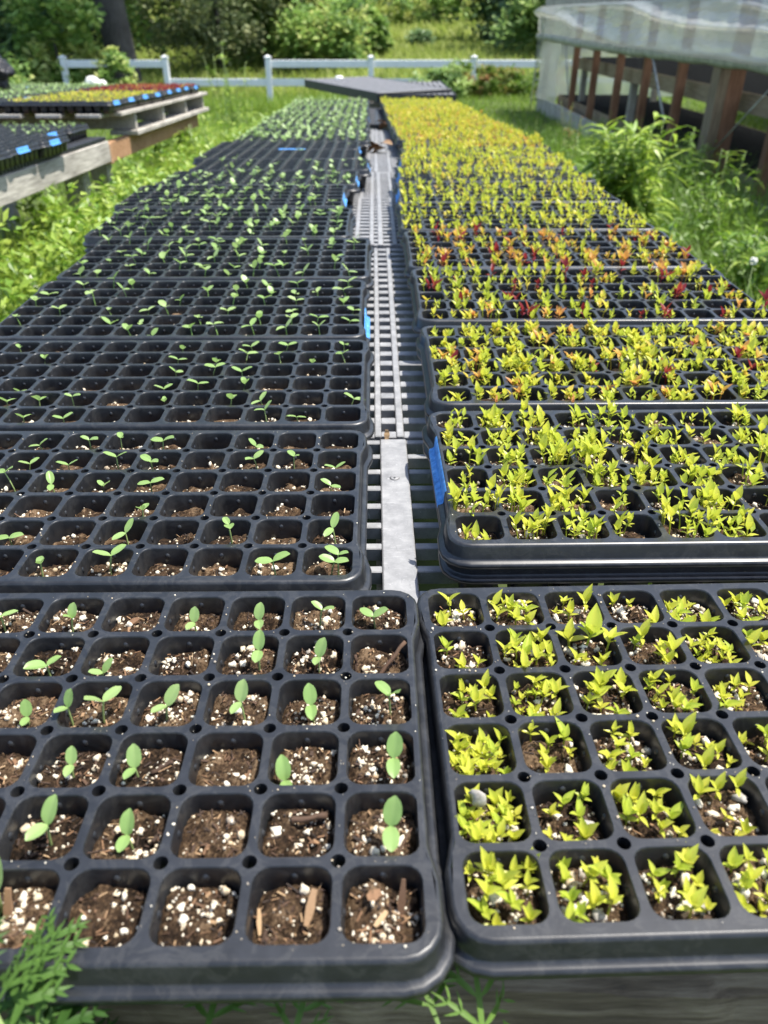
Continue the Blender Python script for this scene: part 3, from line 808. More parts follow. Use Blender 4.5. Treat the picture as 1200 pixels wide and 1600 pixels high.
for (side, i, dz, lab) in (('R', 1, .0150, "empty black tray nested under the second tray right of the grate"), ('R', 2, .0125, "empty black tray nested under the third tray right of the grate"), ('L', 5, .0120, "empty black tray nested under the sixth tray left of the grate")):
    o = trays[(side, i)].copy(); C.objects.link(o); o.location.z -= dz; o.location.x += .0012; tag(o, lab)
# blue tape labels on tray skirts (parts of their trays)
def tape(o, end, y0, y1, name="tape_label", top=True):
    """wrapped over the rim at one end of a tray (end = -1 or 1 along x, 'f' on the front)"""
    mb = MB()
    if end == 'f':
        pr = [(-HY + .004, .0006), (-HY - .0012, .0001), (-HY - .0030, -.0020), (-HY - .0038, -.0123), (-HY - .0046, -.0138)]
        V = [(x, a, z) for a, z in pr for x in np.linspace(y0, y1, 5)]
    else:
        k = .0045 if max(abs(y0), abs(y1)) < .08 else 0
        pr = [(HX + .0012 - k, -.0002), (HX + .0029 - k, -.0022), (HX + .0037 - k, -.0123), (HX + .0046 - k, -.0138), (HX + .0084 - k, -.0151), (HX + .0090 - k, -.0188)]
        V = [(a*end, y, z) for a, z in pr for y in np.linspace(y0, y1, 5)]
    n = len(pr); F = [(i*5 + j, i*5 + j + 1, i*5 + j + 6, i*5 + j + 5) for i in range(n - 1) for j in range(4)]
    mb.add(V, np.array(F))
    return mb.build(name, M['tape'], o, True)
tag(tape(trays[('R', 1)], -1, -.045, .07), label="worn blue tape strip on the tray end")
tape(trays[('L', 3)], 1, -.1, -.01)
for i in (6, 7, 8): tape(trays[('L', i)], 1, -.06, .03)
tag(tape(trays[('L', 10)], 'f', -.02, .075), label="long blue tape label on the tray front")
tape(trays[('L', 10)], 1, -.12, -.05); tape(trays[('L', 5)], -1, -.12, -.06)
for i in (7, 8, 6): tape(trays[('R', i)], -1, -.06, .04)
tape(trays[('L', 15)], 1, -.05, .05); tape(trays[('L', 18)], 1, -.05, .05); tape(trays[('L', 20)], 1, -.05, .05); tape(trays[('R', 5)], 1, -.06, .0); tape(trays[('R', 4)], 1, -.06, 0)

# ---------------------------------------------------------------- sticks, chips and stones in the nearest trays
def on_cell(side, i, c, r, ox=0, oy=0, dz=0):
    o = trays[(side, i)]; lx, ly = cell_xy(side, c, r)
    return o.matrix_world @ Vector((lx + ox, ly + oy, soil_at(side, i, c, r, ox, oy) + dz))
def stick(name, label, a, b, rad, tint, cat="twig"):
    mb = MB(); a = Vector(a); b = Vector(b); n = 7; c = a
    pts = [a.lerp(b, t/n) - c + Vector((random.gauss(0, rad*.25), random.gauss(0, rad*.25), random.gauss(0, rad*.25))) for t in range(n + 1)]
    tube(mb, pts, [rad*random.uniform(.75, 1.1) for _ in pts], 7, tint)
    o = mb.build(name, M['bark'], None, True); o.location = c
    return tag(o, label, cat)
def chip(name, label, p, L, W, T, az, el, tint, cat="bark chip", m='bark'):
    mb = MB(); V = []
    for s in range(5):
        u = s/4 - .5; wv = W*(1 - abs(u)*random.uniform(.5, 1.1))
        for (a, b) in ((-1, -1), (1, -1), (1, 1), (-1, 1)): V.append((u*L, a*wv/2*random.uniform(.85, 1.1), b*T/2*random.uniform(.8, 1.2)))
    F = [(s*4 + k, s*4 + (k + 1) % 4, s*4 + 4 + (k + 1) % 4, s*4 + 4 + k) for s in range(4) for k in range(4)] + [(3, 2, 1, 0), (16, 17, 18, 19)]
    V = rotz(roty(np.array(V), -el), az)
    mb.add(V, np.array(F), tint); o = mb.build(name, M[m]); o.location = p
    return tag(o, label, cat)
random.seed(3)
stick("twig", "red-brown twig leaning out of a back cell of the nearest left tray", on_cell('L', 0, 0, 4, -.005, -.014, 0), on_cell('L', 0, 0, 4, .017, .006, .019), .0013, .5)
stick("twig", "short dark twig against a cell wall beside the leaning twig", on_cell('L', 0, 0, 4, -.0165, -.004, -.001), on_cell('L', 0, 0, 4, -.0155, .002, .011), .0011, .35)
stick("twig", "thick grey-brown twig lying in the second cell, second row of nearest left tray", on_cell('L', 0, 1, 1, -.004, .004, .0015), on_cell('L', 0, 1, 1, .014, .009, .004), .0017, .38)
stick("twig", "thin twig along the right wall of the corner cell, second row", on_cell('L', 0, 0, 1, .006, -.014, .001), on_cell('L', 0, 0, 1, .0155, .002, .003), .0009, .45)
stick("twig", "dark twig lying behind the tall sprout in second row of nearest left tray", on_cell('L', 0, 0, 1, -.004, .012, .001), on_cell('L', 0, 0, 1, .010, .011, .002), .0011, .25)
chip("bark_chip", "orange wood sliver standing in second cell of the front row", on_cell('L', 0, 1, 0, .009, .002, .004), .016, .0045, .0012, 1.3, .55, .88)
chip("bark_chip", "orange chip in the front corner cell of nearest left tray", on_cell('L', 0, 0, 0, -.004, .007, .002), .007, .006, .002, .3, .2, .8)
chip("bark_chip", "fibrous brown bark strip leaning in the front corner cell", on_cell('L', 0, 0, 0, .009, .006, .006), .020, .004, .0012, 1.4, .9, .55)
chip("bark_chip", "tall tan wood sliver beside the sprout at the left edge", on_cell('L', 0, 4, 0, -.004, .004, .008), .020, .0042, .0015, 1.5, 1.1, .82)
chip("bark_chip", "rusty curled chip standing in fourth cell, fourth row", on_cell('L', 0, 3, 3, .002, .010, .005), .008, .005, .0012, .4, .7, .72)
chip("bark_chip", "square tan chip in fifth cell of the back row", on_cell('L', 0, 4, 5, -.003, .004, .002), .009, .006, .0015, .5, .3, .7)
chip("bark_chip", "pale seed husk lying flat in the front corner cell", on_cell('L', 0, 0, 0, -.001, -.002, .001), .009, .003, .001, .9, .1, 1.0)
chip("bark_chip", "thin pale sliver at the left wall of second front cell", on_cell('L', 0, 1, 0, -.015, -.001, .002), .012, .0024, .001, 1.7, .2, .95)
stick("twig", "curled grey root on the soil of fourth cell, third row", on_cell('L', 0, 3, 2, .001, -.002, .001), on_cell('L', 0, 3, 2, .012, .003, .002), .0015, .3)
for k, (c, r, ox, oy, L, lab) in enumerate(((0, 1, -.006, .008, .010, "broad white stone chip on the crowded clump of second row"), (1, 1, .010, -.001, .008, "upright grey stone chip in second cell, second row of nearest right tray"),
        (1, 0, -.010, .002, .006, "grey stone at the left of second front cell, nearest right tray"), (1, 0, .002, -.009, .0065, "smooth grey stone at the front of second front cell"), (2, 0, .008, -.008, .0075, "rounded pale stone at the front of third front cell"),
        (3, 1, .012, .012, .007, "flat grey chip at the back of fourth cell, second row"))):
    V, F = ICO1[k % 8]
    mb = MB(); mb.add(rotx(V*np.array([L*.5, L*.32, L*.62]) if k < 2 else V*np.array([L*.55, L*.45, L*.3]), random.uniform(-.3, .3)), F)
    s = mb.build("stone_chip", M['stone'], None, True); s.location = on_cell('R', 0, c, r, ox, oy, .012 if k == 0 else .0015); tag(s, lab, "stone")

# ---------------------------------------------------------------- the centre bench: grates on a wooden frame
def slatted_panel(name, label, x0, x1, y0, y1, ribs, pitch, bar, z, tilt=0, m='grate', loc=None, cat="grate panel", group="grate panels of the bench top"):
    """moulded plastic panel: long ribs along y, cross bars along x between them"""
    mb = MB(); cx, cyy = (x0 + x1)/2, (y0 + y1)/2
    rs = sorted(ribs)
    rs = [(x0 + .005, .010)] + rs + [(x1 - .005, .010)]
    for c, wd in rs: bbox(mb, c - wd/2 - cx, c + wd/2 - cx, y0 - cyy, y1 - cyy, -.028, 0, .0012, .5)
    n = int((y1 - y0)/pitch); ys = np.linspace(y0 + bar/2, y1 - bar/2, n + 1)
    for yb in ys:
        for (a, wa), (b, wb) in zip(rs[:-1], rs[1:]):
            if b - wb/2 - a - wa/2 > .002: bbox(mb, a + wa/2 - cx, b - wb/2 - cx, yb - bar/2 - cyy, yb + bar/2 - cyy, -.016, -.0015, .001, .5)
    o = mb.build(name, M[m]); o.location = loc or (cx, cyy, z); o.rotation_euler = (tilt, 0, 0)
    return tag(o, label, cat, group)
def sideribs(lo, hi, skip0, skip1, step=.06, wd=.012):
    return [(x, wd) for x in np.arange(lo + step, hi - .02, step) if x < skip0 - .045 or x > skip1 + .045]
zg = Z0 - .060
p1 = slatted_panel("grate_panel", "pale grey grate panel with broad scuffed centre strip, nearest the camera", -.56, .60, .262, .835, [(.021, .031)] + sideribs(-.56, .60, .006, .036), .038, .0095, zg)
mb = MB(); tube(mb, [(0, 0, 0), (0, 0, .0009)], [.0055, .004], 14); s_ = mb.build("screw_boss", M['grate'], p1, True); s_.location = (.0005, .188, .0)
mb = MB(); tube(mb, [(0, 0, 0), (0, 0, .0004)], [.0013, .0013], 10); q_ = mb.build("screw_hole", M['darkgrate'], s_, True); q_.location = (.0, -.0015, .0009)
def zr(y): return zg + bench_rise(y)
for k, (y0, y1, rb, pit, lab) in enumerate(((.845, 1.74, [(.003, .008), (.030, .009)],   .038, "grey ladder-slotted grate panel with a double centre rib, second from the camera"),
        (1.75, 2.30, [(-.040, .010), (-.006, .010), (.014, .012), (.046, .010)], .038, "grey slotted grate panel with four ribs, third from the camera"),
        (2.31, 2.86, [(-.036, .010), (-.006, .010), (.014, .012), (.050, .010)], .038, "grey slotted grate panel, fourth from the camera"),
        (2.87, 3.50, [(-.02, .010), (.008, .012), (.056, .010)], .038, "dark-edged grate panel between the blue taped trays, fifth from the camera"),
        (3.51, 4.60, [(-.005, .010), (.012, .010), (.040, .010)], .038, "narrow-looking grate panel before the dark gap, sixth from the camera"))):
    slatted_panel("grate_panel", lab, -.60, .64, y0, y1, rb + sideribs(-.60, .64, min(a for a, _ in rb), max(a for a, _ in rb)), pit, .0155, zr((y0 + y1)/2), math.atan((bench_rise(y1) - bench_rise(y0))/(y1 - y0)))
slatted_panel("grate_panel", "black grate panel at the far end of the bench", -.60, .66, 4.95, 6.55, [(.02, .02)] + sideribs(-.6, .66, 0, .04), .03, .012, zr(5), 0, 'darkgrate')
# frame
bt = thing("wooden_bench", "old wooden bench frame carrying the grates and seedling trays", "bench", (0, .2, 0))
def bpart(name, m, x0, x1, y0, y1, z0, z1, b=.004):
    mb = MB(); bbox(mb, x0, x1, y0 - .2, y1 - .2, z0, z1, b); return mb.build(name, M[m], bt)
mb = MB()                                                  # front beam with a chewed upper edge
nx = 90; xs = np.linspace(-.75, .85, nx); V = []
for x in xs:
    d = .004*math.sin(x*23) + random.uniform(-.0035, .002)
    V += [(x, .0035 + random.uniform(-.001, .001), -.19), (x, .0025 + random.uniform(-.0015, .0015), -.045), (x, .004 + random.uniform(0, .004), -.012 + d), (x, .014, -.002 + d*.6), (x, .06, -.001), (x, .06, -.19)]
Fb = [(a*6 + k, a*6 + (k + 1) % 6, a*6 + 6 + (k + 1) % 6, a*6 + 6 + k) for a in range(nx - 1) for k in range(6)]
mb.add(np.array(V) + np.array([0, .001, zg - .001]), np.array(Fb)[:, ::-1]); mb.build("front_beam", M['wood_beam'], bt)
for x in (-.55, .02, .56): bpart("joist", 'wood_grey', x - .02, x + .02, .27, 6.6, zg - .13, zg - .032)
for y in (.36, 2.2, 4.3, 6.4):
    for x in (-.55, .56): bpart("leg", 'wood_grey', x - .044, x + .044, y - .044, y + .044, -.05, zg - .132)
for y in (1.7, 3.4, 5.0): bpart("cross_beam", 'wood_grey', -.60, .62, y - .02, y + .02, zg - .235, zg - .135)
# grit fallen on the front beam, a dead leaf in the grate gap
for k, (x, lab) in enumerate(((.105, "largest stone chip on the front beam under the right tray"), (.148, "small thin stone chip on the front beam"), (.170, "left of two stone chips together on the front beam"), (.181, "right of two stone chips together on the front beam"))):
    V, F = ICO1[(k + 3) % 8]; mb = MB(); s = (.0075, .004, .0048, .0052)[k]
    mb.add(V*np.array([s*.8, s*.6, s]), F); o = mb.build("stone_chip", M['stone'], None, True); o.location = (x, .219, zg - .002 + s*.5); tag(o, lab, "stone")
for (x, y, lab) in ((.03, 3.48, "tan dead leaf in the gap by the dark bench opening"), (.055, 4.55, "larger pale brown dead leaf in the far gap between trays")):
    mb = MB()
    for k in range(5): put_leaf(mb, (random.uniform(-.02, .02), random.uniform(-.03, .03), random.uniform(0, .02)), .06, .035, random.uniform(0, 6), random.uniform(-.1, .5), .8, .3, 5, 1, .4, .5)
    o = mb.build("dead_leaf", M['bark'], None, True); o.location = (x, y, zr(y) + .012); tag(o, lab, "dead leaf")
chip("wood_chip", "small pale wood stub in the seam of the first two grate panels", (.0135, .842, zg + .002), .012, .007, .007, 1.57, 1.2, .95, "wood chip")

# ribbed bench-top panel lying tilted across the far end
def far_panel(label, W_, D_, loc, rot):
    tp = thing("bench_top_panel", label, "panel"); mb = MB(); n = int(W_/.045)
    for k in range(n + 1):
        x = -W_/2 + .016 + (W_ - .032)*k/n; bbox(mb, x - .0155, x + .0155, -D_/2, D_/2, -.02, 0, .002)
    for y in np.linspace(-D_/2 + .01, D_/2 - .01, 5): bbox(mb, -W_/2, W_/2, y - .012, y + .012, -.022, -.003, .002)
    mb.build("ribbed_top", M['grate_pale'], tp); mb = MB()
    for a in ((-W_/2, W_/2, -D_/2 - .012, -D_/2 - .001), (-W_/2 - .012, -W_/2 - .001, -D_/2, D_/2), (W_/2 + .001, W_/2 + .012, -D_/2, D_/2), (-W_/2, W_/2, D_/2 + .001, D_/2 + .012)): bbox(mb, *a, -.06, .003, .002)
    mb.build("black_edge", M['darkgrate'], tp); tp.location = loc; tp.rotation_euler = rot
far_panel("grey ribbed panel lying straight at the far end of the right trays", .56, 1.5, (.33, 7.30, .950), (R(1.6), 0, 0))
far_panel("grey ribbed panel lying askew, its black edge towards the far left trays", .62, 1.42, (.00, 7.24, .978), (R(2.2), R(-1.5), R(26.5)))
sp_ = MB(); bbox(sp_, -.25, .5, 6.85, 7.75, .05, .86, .01); pl = sp_.build("pallet_stack", M['wood_grey']); tag(pl, "grey wooden stack holding up the tilted panel behind the trays", "pallet stack")
mb = MB(); V, F = ICO1[2]; mb.add(V*np.array([.035, .03, .02]), F); o = mb.build("white_bundle", M['whitecloth'], None, True); o.location = (-.30, 7.75, 1.008); tag(o, "small white bundle lying on the tilted far panel", "cloth")

# ---------------------------------------------------------------- the left-hand benches
lb = thing("low_bench", "low grey plank bench with a serrated grate edge at the left", "bench", (-1.25, 2.6, 0))
def part(root, name, m, x0, x1, y0, y1, z0, z1, b=.003):
    mb = MB(); L_ = root.location; bbox(mb, x0 - L_[0], x1 - L_[0], y0 - L_[1], y1 - L_[1], z0 - L_[2], z1 - L_[2], b); return mb.build(name, M[m], root)
part(lb, "side_plank", 'wood_grey', -1.29, -1.25, 1.2, 4.02, .752, .842)
part(lb, "side_plank", 'wood_grey', -2.45, -2.41, 1.2, 4.02, .752, .842)
part(lb, "end_board", 'wood_orange', -2.40, -1.30, 3.98, 4.02, .745, .842)
for y in (1.5, 3.82):
    for x in (-1.36, -2.36): part(lb, "leg", 'wood_grey', x - .045, x + .045, y - .045, y + .045, -.05, .838)
mb = MB()
for k in range(95): bbox(mb, -1.18, -.006 + .004, -1.4 + k*.0296 - .009, -1.4 + k*.0296 + .009, .845, .862, .001)
for x in (-.03, -.30, -.6, -.9, -1.15): bbox(mb, x - .012, x + .012, -1.41, 1.42, .8435, .859, .001)
mb.build("slatted_deck", M['darkgrate'], lb)
LBX = -1.222 - HX
k = 0
side_trays = []
for r in range(8):
    for c in range(2):
        o = link("seedling_tray", TRAY_FAR); o.location = (LBX + .01*(r % 2) - c*.548 - (.10 if r > 5 else 0), 1.72 + .283*r + HY, .915 + random.uniform(-.002, .002)); o.rotation_euler = (0, 0, random.uniform(-.02, .02))
        desc = "bare black tray" if r < 6 else "sprouting black tray"
        tag(o, f"{desc}, {ORD[r]} from the camera in the {'aisle' if c == 0 else 'inner'} column, low left bench", "seedling tray", "black trays on the low left bench")
        link("potting_soil", lo_me[(r + c) % 3], o); side_trays.append((o, r, c, 'low'))
        if c == 0 and r in (4, 5, 6): tape(o, 1, -.07, .03)
ub = thing("pallet_bench", "weathered wooden pallets stacked as a bench behind the low left bench", "bench", (-1.25, 4.2, 0))
for y in (4.62, 5.25, 5.9, 6.5): part(ub, "stringer", 'wood_grey', -2.9, -1.27, y - .02, y + .02, .846, .926)
for k in range(9): part(ub, "deck_board", 'wood_grey', -2.95 + k*.19, -2.83 + k*.19, 4.15, 6.55, .927, .945)
part(ub, "edge_board", 'wood_grey', -1.40, -1.25, 4.3, 6.6, .927, .946); part(ub, "bottom_board", 'wood_grey', -1.40, -1.25, 4.55, 6.6, .822, .845); part(ub, "bottom_board", 'wood_grey', -2.9, -2.75, 4.2, 6.6, .822, .845)
part(ub, "support_beam", 'wood_orange', -2.9, -1.28, 4.12, 4.16, .73, .82); part(ub, "support_beam", 'wood_orange', -1.34, -1.30, 4.165, 6.4, .73, .82)
for y in (4.3, 6.3):
    for x in (-1.40, -2.8): part(ub, "leg", 'wood_grey', x - .045, x + .045, y - .045, y + .045, -.05, .73)
for r in range(8):
    for c in range(3):
        o = link("seedling_tray", TRAY_FAR); o.location = (-1.262 - HX - c*.546 + random.uniform(-.008, .008), 4.17 + .282*r + HY, 1.000 + random.uniform(-.002, .002)); o.rotation_euler = (0, 0, random.uniform(-.015, .015))
        desc = (("bright yellow seedling tray", "yellow-green seedling tray") if r < 4 else ("dark red seedling tray", "crimson seedling tray"))[r % 2] if c == 0 else ("pale green seedling tray" if c == 1 else "dull yellow-green seedling tray")
        tag(o, f"{desc}, {ORD[r]} from the camera in the {('aisle', 'middle', 'outer')[c]} column, pallet bench", "seedling tray", "trays on the left pallet bench")
        link("potting_soil", lo_me[(r + c) % 3], o); side_trays.append((o, r, c, 'up'))
        if c == 0 or r in (1, 4, 6): tape(o, 1, -.07, .03)
bpy.context.view_layer.update()
mixed = {'pale': MB(), 'yellow': MB(), 'red': MB()}
random.seed(9)
for o, r, c, lev in side_trays:
    for cc in range(NC):
        for rr in range(NR):
            lx, ly = cell_xy('R', cc, rr)
            p = np.array(o.matrix_world @ Vector((lx + random.uniform(-.008, .008), ly + random.uniform(-.008, .008), -.014)))
            if lev == 'low':
                if r < 6 or random.random() > .5: continue
                a = random.choice(SJ_src); mixed['pale'].add(rotz(np.concatenate(a.V)*1.15, random.uniform(0, 6)) + p, np.concatenate(a.Q), np.concatenate(a.A))
            elif c == 0:
                if random.random() < .12: continue
                b = clump_mb(4, {'lime': 5, 'yellow': 5} if r < 4 else {'crimson': 6, 'orange': 1.5, 'lime': .6}, .016, .9)
                mixed['yellow' if r < 4 else 'red'].add(np.concatenate(b.V) + p, np.concatenate(b.Q), np.concatenate(b.A))
            else:
                for _ in range(1):
                    a = random.choice(SJ_src); mixed['pale'].add(rotz(np.concatenate(a.V)*1.2, random.uniform(0, 6)) + p, np.concatenate(a.Q), np.clip(np.concatenate(a.A) + (.0 if c == 1 else .1), 0, 1))
tag(mixed['pale'].build("distant_seedlings", M['far_sprout'], smooth=True), kind="stuff", label="pale green sprouts in the trays of the left benches")
tag(mixed['yellow'].build("distant_seedlings", M['celosia'], smooth=True), kind="stuff", label="bright yellow seedlings in the near aisle trays of the pallet bench")
tag(mixed['red'].build("distant_seedlings", M['celosia'], smooth=True), kind="stuff", label="dark red seedlings in the far aisle trays of the pallet bench")
# crumpled black bag at the left end of the pallet bench
mb = MB(); V, F = ico(.1, 3)
V = V*(1 + .16*np.sin(V[:, :1]*9 + V[:, 2:]*7) + .1*np.sin(V[:, 1:2]*17 + 2*V[:, :1]))
mb.add(V*np.array([.16, .15, .13]), F); o = mb.build("plastic_bag", M['blackbag'], None, True); o.location = (-2.34, 5.3, 1.11); tag(o, "crumpled black plastic bag on the trays of the pallet bench", "plastic bag")

# ---------------------------------------------------------------- white fence
FY = 20.0
fz = lambda x: float(gz(x, FY))
FZ = .20
fr = thing("rail_fence", "white two-rail vinyl fence across the lawn, one upper rail missing", "fence", (0, FY, FZ))
FX = [-6.93, -4.66, -2.36, -.05, 2.27, 4.58, 6.9, 9.2]
for x in FX:
    mb = MB(); bbox(mb, x - .06, x + .06, -.06, .06, -.25, .90, .006); po = mb.build("post", M['vinyl'], fr)
    mb = MB(); mb.add([(x - .075, -.075, .901), (x + .075, -.075, .901), (x + .075, .075, .901), (x - .075, .075, .901), (x - .075, -.075, .925), (x + .075, -.075, .925), (x + .075, .075, .925), (x - .075, .075, .925), (x, 0, .965)], (np.array([[0, 3, 2, 1], [0, 1, 5, 4], [1, 2, 6, 5], [2, 3, 7, 6], [3, 0, 4, 7]]), np.array([[4, 5, 8], [5, 6, 8], [6, 7, 8], [7, 4, 8]])))
    mb.build("post_cap", M['vinyl'], po)
for k, (a, b) in enumerate(zip(FX[:-1], FX[1:])):
    for lev, (z0, z1) in enumerate(((.35, .50), (.715, .865))):
        if lev == 1 and k == 1: continue
        if lev == 0 and k == 0: continue
        mb = MB(); bbox(mb, a + .061, b - .061, -.025, .025, z0, z1, .008); mb.build("rail", M['vinyl'], fr)

# ---------------------------------------------------------------- greenhouse on the right
GX = 2.82
gh = thing("greenhouse", "open-sided greenhouse with film sides rolled up onto a pipe, at the right", "greenhouse", (GX, 6.0, .155))
gh.rotation_euler = (math.atan(.036), 0, 0)
def gp(name, m, x0, x1, y0, y1, z0, z1, b=.004, par=None):
    mb = MB(); bbox(mb, x0, x1, y0, y1, z0, z1, b); return mb.build(name, M[m], par or gh)
gp("base_board", 'wood_grey', -.02, .02, -3.5, 8.9, -.14, .10)
for y, wd in ((-2.2, .07), (-1.0, .07), (.15, .07), (2.28, .06), (3.35, .06), (4.40, .06), (5.55, .06), (6.7, .06)):
    gp("post", 'wood_red', .03, .03 + wd*1.4, y - wd/2, y + wd/2, -.3, 1.42)
gp("post", 'wood_red', .03, .16, 1.06, 1.125, -.3, 1.42); gp("post", 'wood_post', -.06, .028, 1.04, 1.20, -.3, .98)
for y in (-1.4, .9, 3.2, 5.4, 7.6): gp("far_post", 'wood_red', 4.2, 4.29, y - .04, y + .04, -.3, 1.42)
gp("corner_post", 'wood_grey', .03, .12, 8.80, 8.89, -.3, 1.9)
gp("hip_board", 'wood_grey', -.03, .02, -3.5, 8.9, 1.36, 1.48); gp("hip_board", 'wood_grey', 4.2, 4.25, -3.5, 8.9, 1.36, 1.48)
mb = MB()                                                  # the rolled-up side film
pts = [(-.06 + .012*math.sin(y*1.7), y, .945 + .012*math.sin(y*.8 + 1)) for y in np.linspace(-3.5, 9.1, 50)]
tube(mb, pts, [.050 + .007*math.sin(k*1.9) for k in range(50)], 14); mb.build("roll_pipe", M['pipe'], gh, True)
def film_sheet(name, fn, nu, nv, m='film'):
    mb = MB(); V = [fn(a/nu, b/nv) for a in range(nu + 1) for b in range(nv + 1)]
    F = [(a*(nv + 1) + b, (a + 1)*(nv + 1) + b, (a + 1)*(nv + 1) + b + 1, a*(nv + 1) + b + 1) for a in range(nu) for b in range(nv)]
    mb.add(V, np.array(F)); return mb.build(name, M[m], gh, True)
from mathutils import noise as mn
def side(u, v):
    y = -3.5 + 12.5*u; z = .93 + .45*v
    sag = math.sin(v*math.pi)**.7
    cr = 1 - abs(mn.noise(Vector((u*34 + v*7, v*6 - u*9, 1.5))))*2.2
    cr2 = 1 - abs(mn.noise(Vector((u*90, v*14 + u*31, 7.5))))*2.2
    c1 = .16 + .70*float(smooth(.50, .98, u)) + .02*math.sin(u*40); r1 = max(0, 1 - abs(v - c1)/.30)**1.5   # slack pouch above the pipe, climbing at the far end
    c2 = .98 - .46*float(smooth(.66, .34, u) if False else 1 - smooth(.34, .66, u)) + .03*math.sin(u*23); r2 = max(0, 1 - abs(v - c2)/.22)**1.6   # a second fold sinking towards the near end
    c3 = .42 + .5*float(smooth(.1, .4, u)); r3 = max(0, 1 - abs(v - c3)/.12)**1.5*float(1 - smooth(.3, .45, u))
    out = .02 + .15*r1 + .10*r2 + .05*r3 + .015*cr + .009*cr2
    return (-.05 - out*sag - .02*v, y, z - .02*r1)
film_sheet("side_curtain", side, 420, 44)
film_sheet("roof_cover", lambda u, v: (2.12 - 2.06*math.cos(v*math.pi), -3.5 + 12.4*u, 1.45 + 1.2*math.sin(v*math.pi) + .01*math.sin(u*90)), 60, 28, 'roof_film')  # unseen roof, kept low at the edge so sun reaches the curtain folds
film_sheet("corner_film", lambda u, v: (-.035 + .02*math.sin(v*9 + u*5), 7.35 + 1.55*u, .08 + .86*v), 16, 16)
film_sheet("end_wall_film", lambda u, v: (4.2*u, 8.92 + .02*math.sin(u*30 + v*8), .08 + v*(1.36 + 1.2*math.sin(u*math.pi))), 30, 16)
for y in np.linspace(-3.3, 8.7, 9):
    mb = MB(); tube(mb, [(2.12 - 2.04*math.cos(a), y, 1.425 + 1.2*math.sin(a)) for a in np.linspace(0, math.pi, 17)], .018, 8); mb.build("hoop", M['steel'], gh, True)
mb = MB(); tube(mb, [(-.10, 2.75, .96), (-.08, 2.1, .42)], .011, 8); mb.build("prop_pole", M['steel'], gh, True)
mb = MB(); tube(mb, [(-.10, -.1, .90), (-.02, 1.0, .28)], .006, 6); mb.build("rope", M['pipe'], gh, True)
mb = MB(); tube(mb, [(-.10, 8.3, 1.35), (-.12, 8.9, .1), (-.1, 9.0, -.2)], .008, 6); tube(mb, [(-.10, 8.7, 1.38), (-.09, 9.02, .1), (-.1, 9.05, -.2)], .008, 6); mb.build("tie_rope", M['pipe'], gh, True)
mb = MB(); tube(mb, [(-.06, 6.9, .93), (-.05, 6.4, .3)], .010, 6); mb.build("prop_pole", M['steel'], gh, True)
bpy.context.view_layer.update()
gm = gh.matrix_world
M['bench_slats'] = m_noise("dark_bench_slats", [(.3, (.008, .008, .009)), (.7, (.022, .022, .023))], 14, .9, .2, .002, None, .1)
def bench_in(name, label, x0, x1, y0, y1, zt, fh, m):
    t = thing(name, label, "bench"); t.matrix_world = gm.copy()
    mb = MB(); n = int((y1 - y0)/.055)
    for k in range(n): box(mb, x0 + .022, x1, y0 + k*.055, y0 + k*.055 + .038, zt - .02, zt)
    mb.build("slatted_deck", M['bench_slats'], t)
    mb = MB(); bbox(mb, x0, x0 + .02, y0, y1, zt - fh, zt - .004, .003); mb.build("fascia_board", M[m], t)
    mb = MB(); bbox(mb, x1 + .001, x1 + .03, y0, y1, zt - .1, zt - .004, .003); mb.build("back_board", M[m], t)
    for y in np.linspace(y0 + .2, y1 - .2, 5):
        for x in (x0 + .08, x1 - .08):
            mb = MB(); bbox(mb, x - .04, x + .04, y - .04, y + .04, -.3, zt - .022, .003); mb.build("leg", M['wood_grey'], t)
    return t
bench_in("greenhouse_bench", "upper slatted bench with a tan fascia board inside the greenhouse", .21, 1.45, -3.4, 7.2, .735, .15, 'wood_tan')
bench_in("greenhouse_bench", "low slatted bench behind the greenhouse base board", .19, 1.5, -3.4, 8.2, .17, .2, 'wood_tan')
bench_in("greenhouse_bench", "far slatted bench along the other side of the greenhouse", 2.6, 3.9, -3.4, 8.2, .62, .15, 'wood_tan')
cr = thing("black_crate", "black slatted crate under the greenhouse bench behind the double post", "crate"); cr.matrix_world = gm @ Matrix.Translation((.62, .55, .165))
mb = MB(); bbox(mb, -.22, .22, -.3, .3, .02, .05)
for k in range(9):
    y = -.28 + k*.07; bbox(mb, -.23, -.21, y - .012, y + .012, .051, .40); bbox(mb, .21, .23, y - .012, y + .012, .051, .40)
for x in (-.2, -.1, 0, .1, .2): bbox(mb, x - .02, x + .02, -.31, -.29, .051, .40); bbox(mb, x - .02, x + .02, .29, .31, .051, .40)
mb.build("slats", M['darkgrate'], cr)
mb = MB(); bbox(mb, -.24, .24, -.32, -.288, .401, .44); bbox(mb, -.24, .24, .288, .32, .401, .44); bbox(mb, -.24, -.20, -.287, .287, .401, .44); bbox(mb, .20, .24, -.287, .287, .401, .44); mb.build("rim", M['darkgrate'], cr)

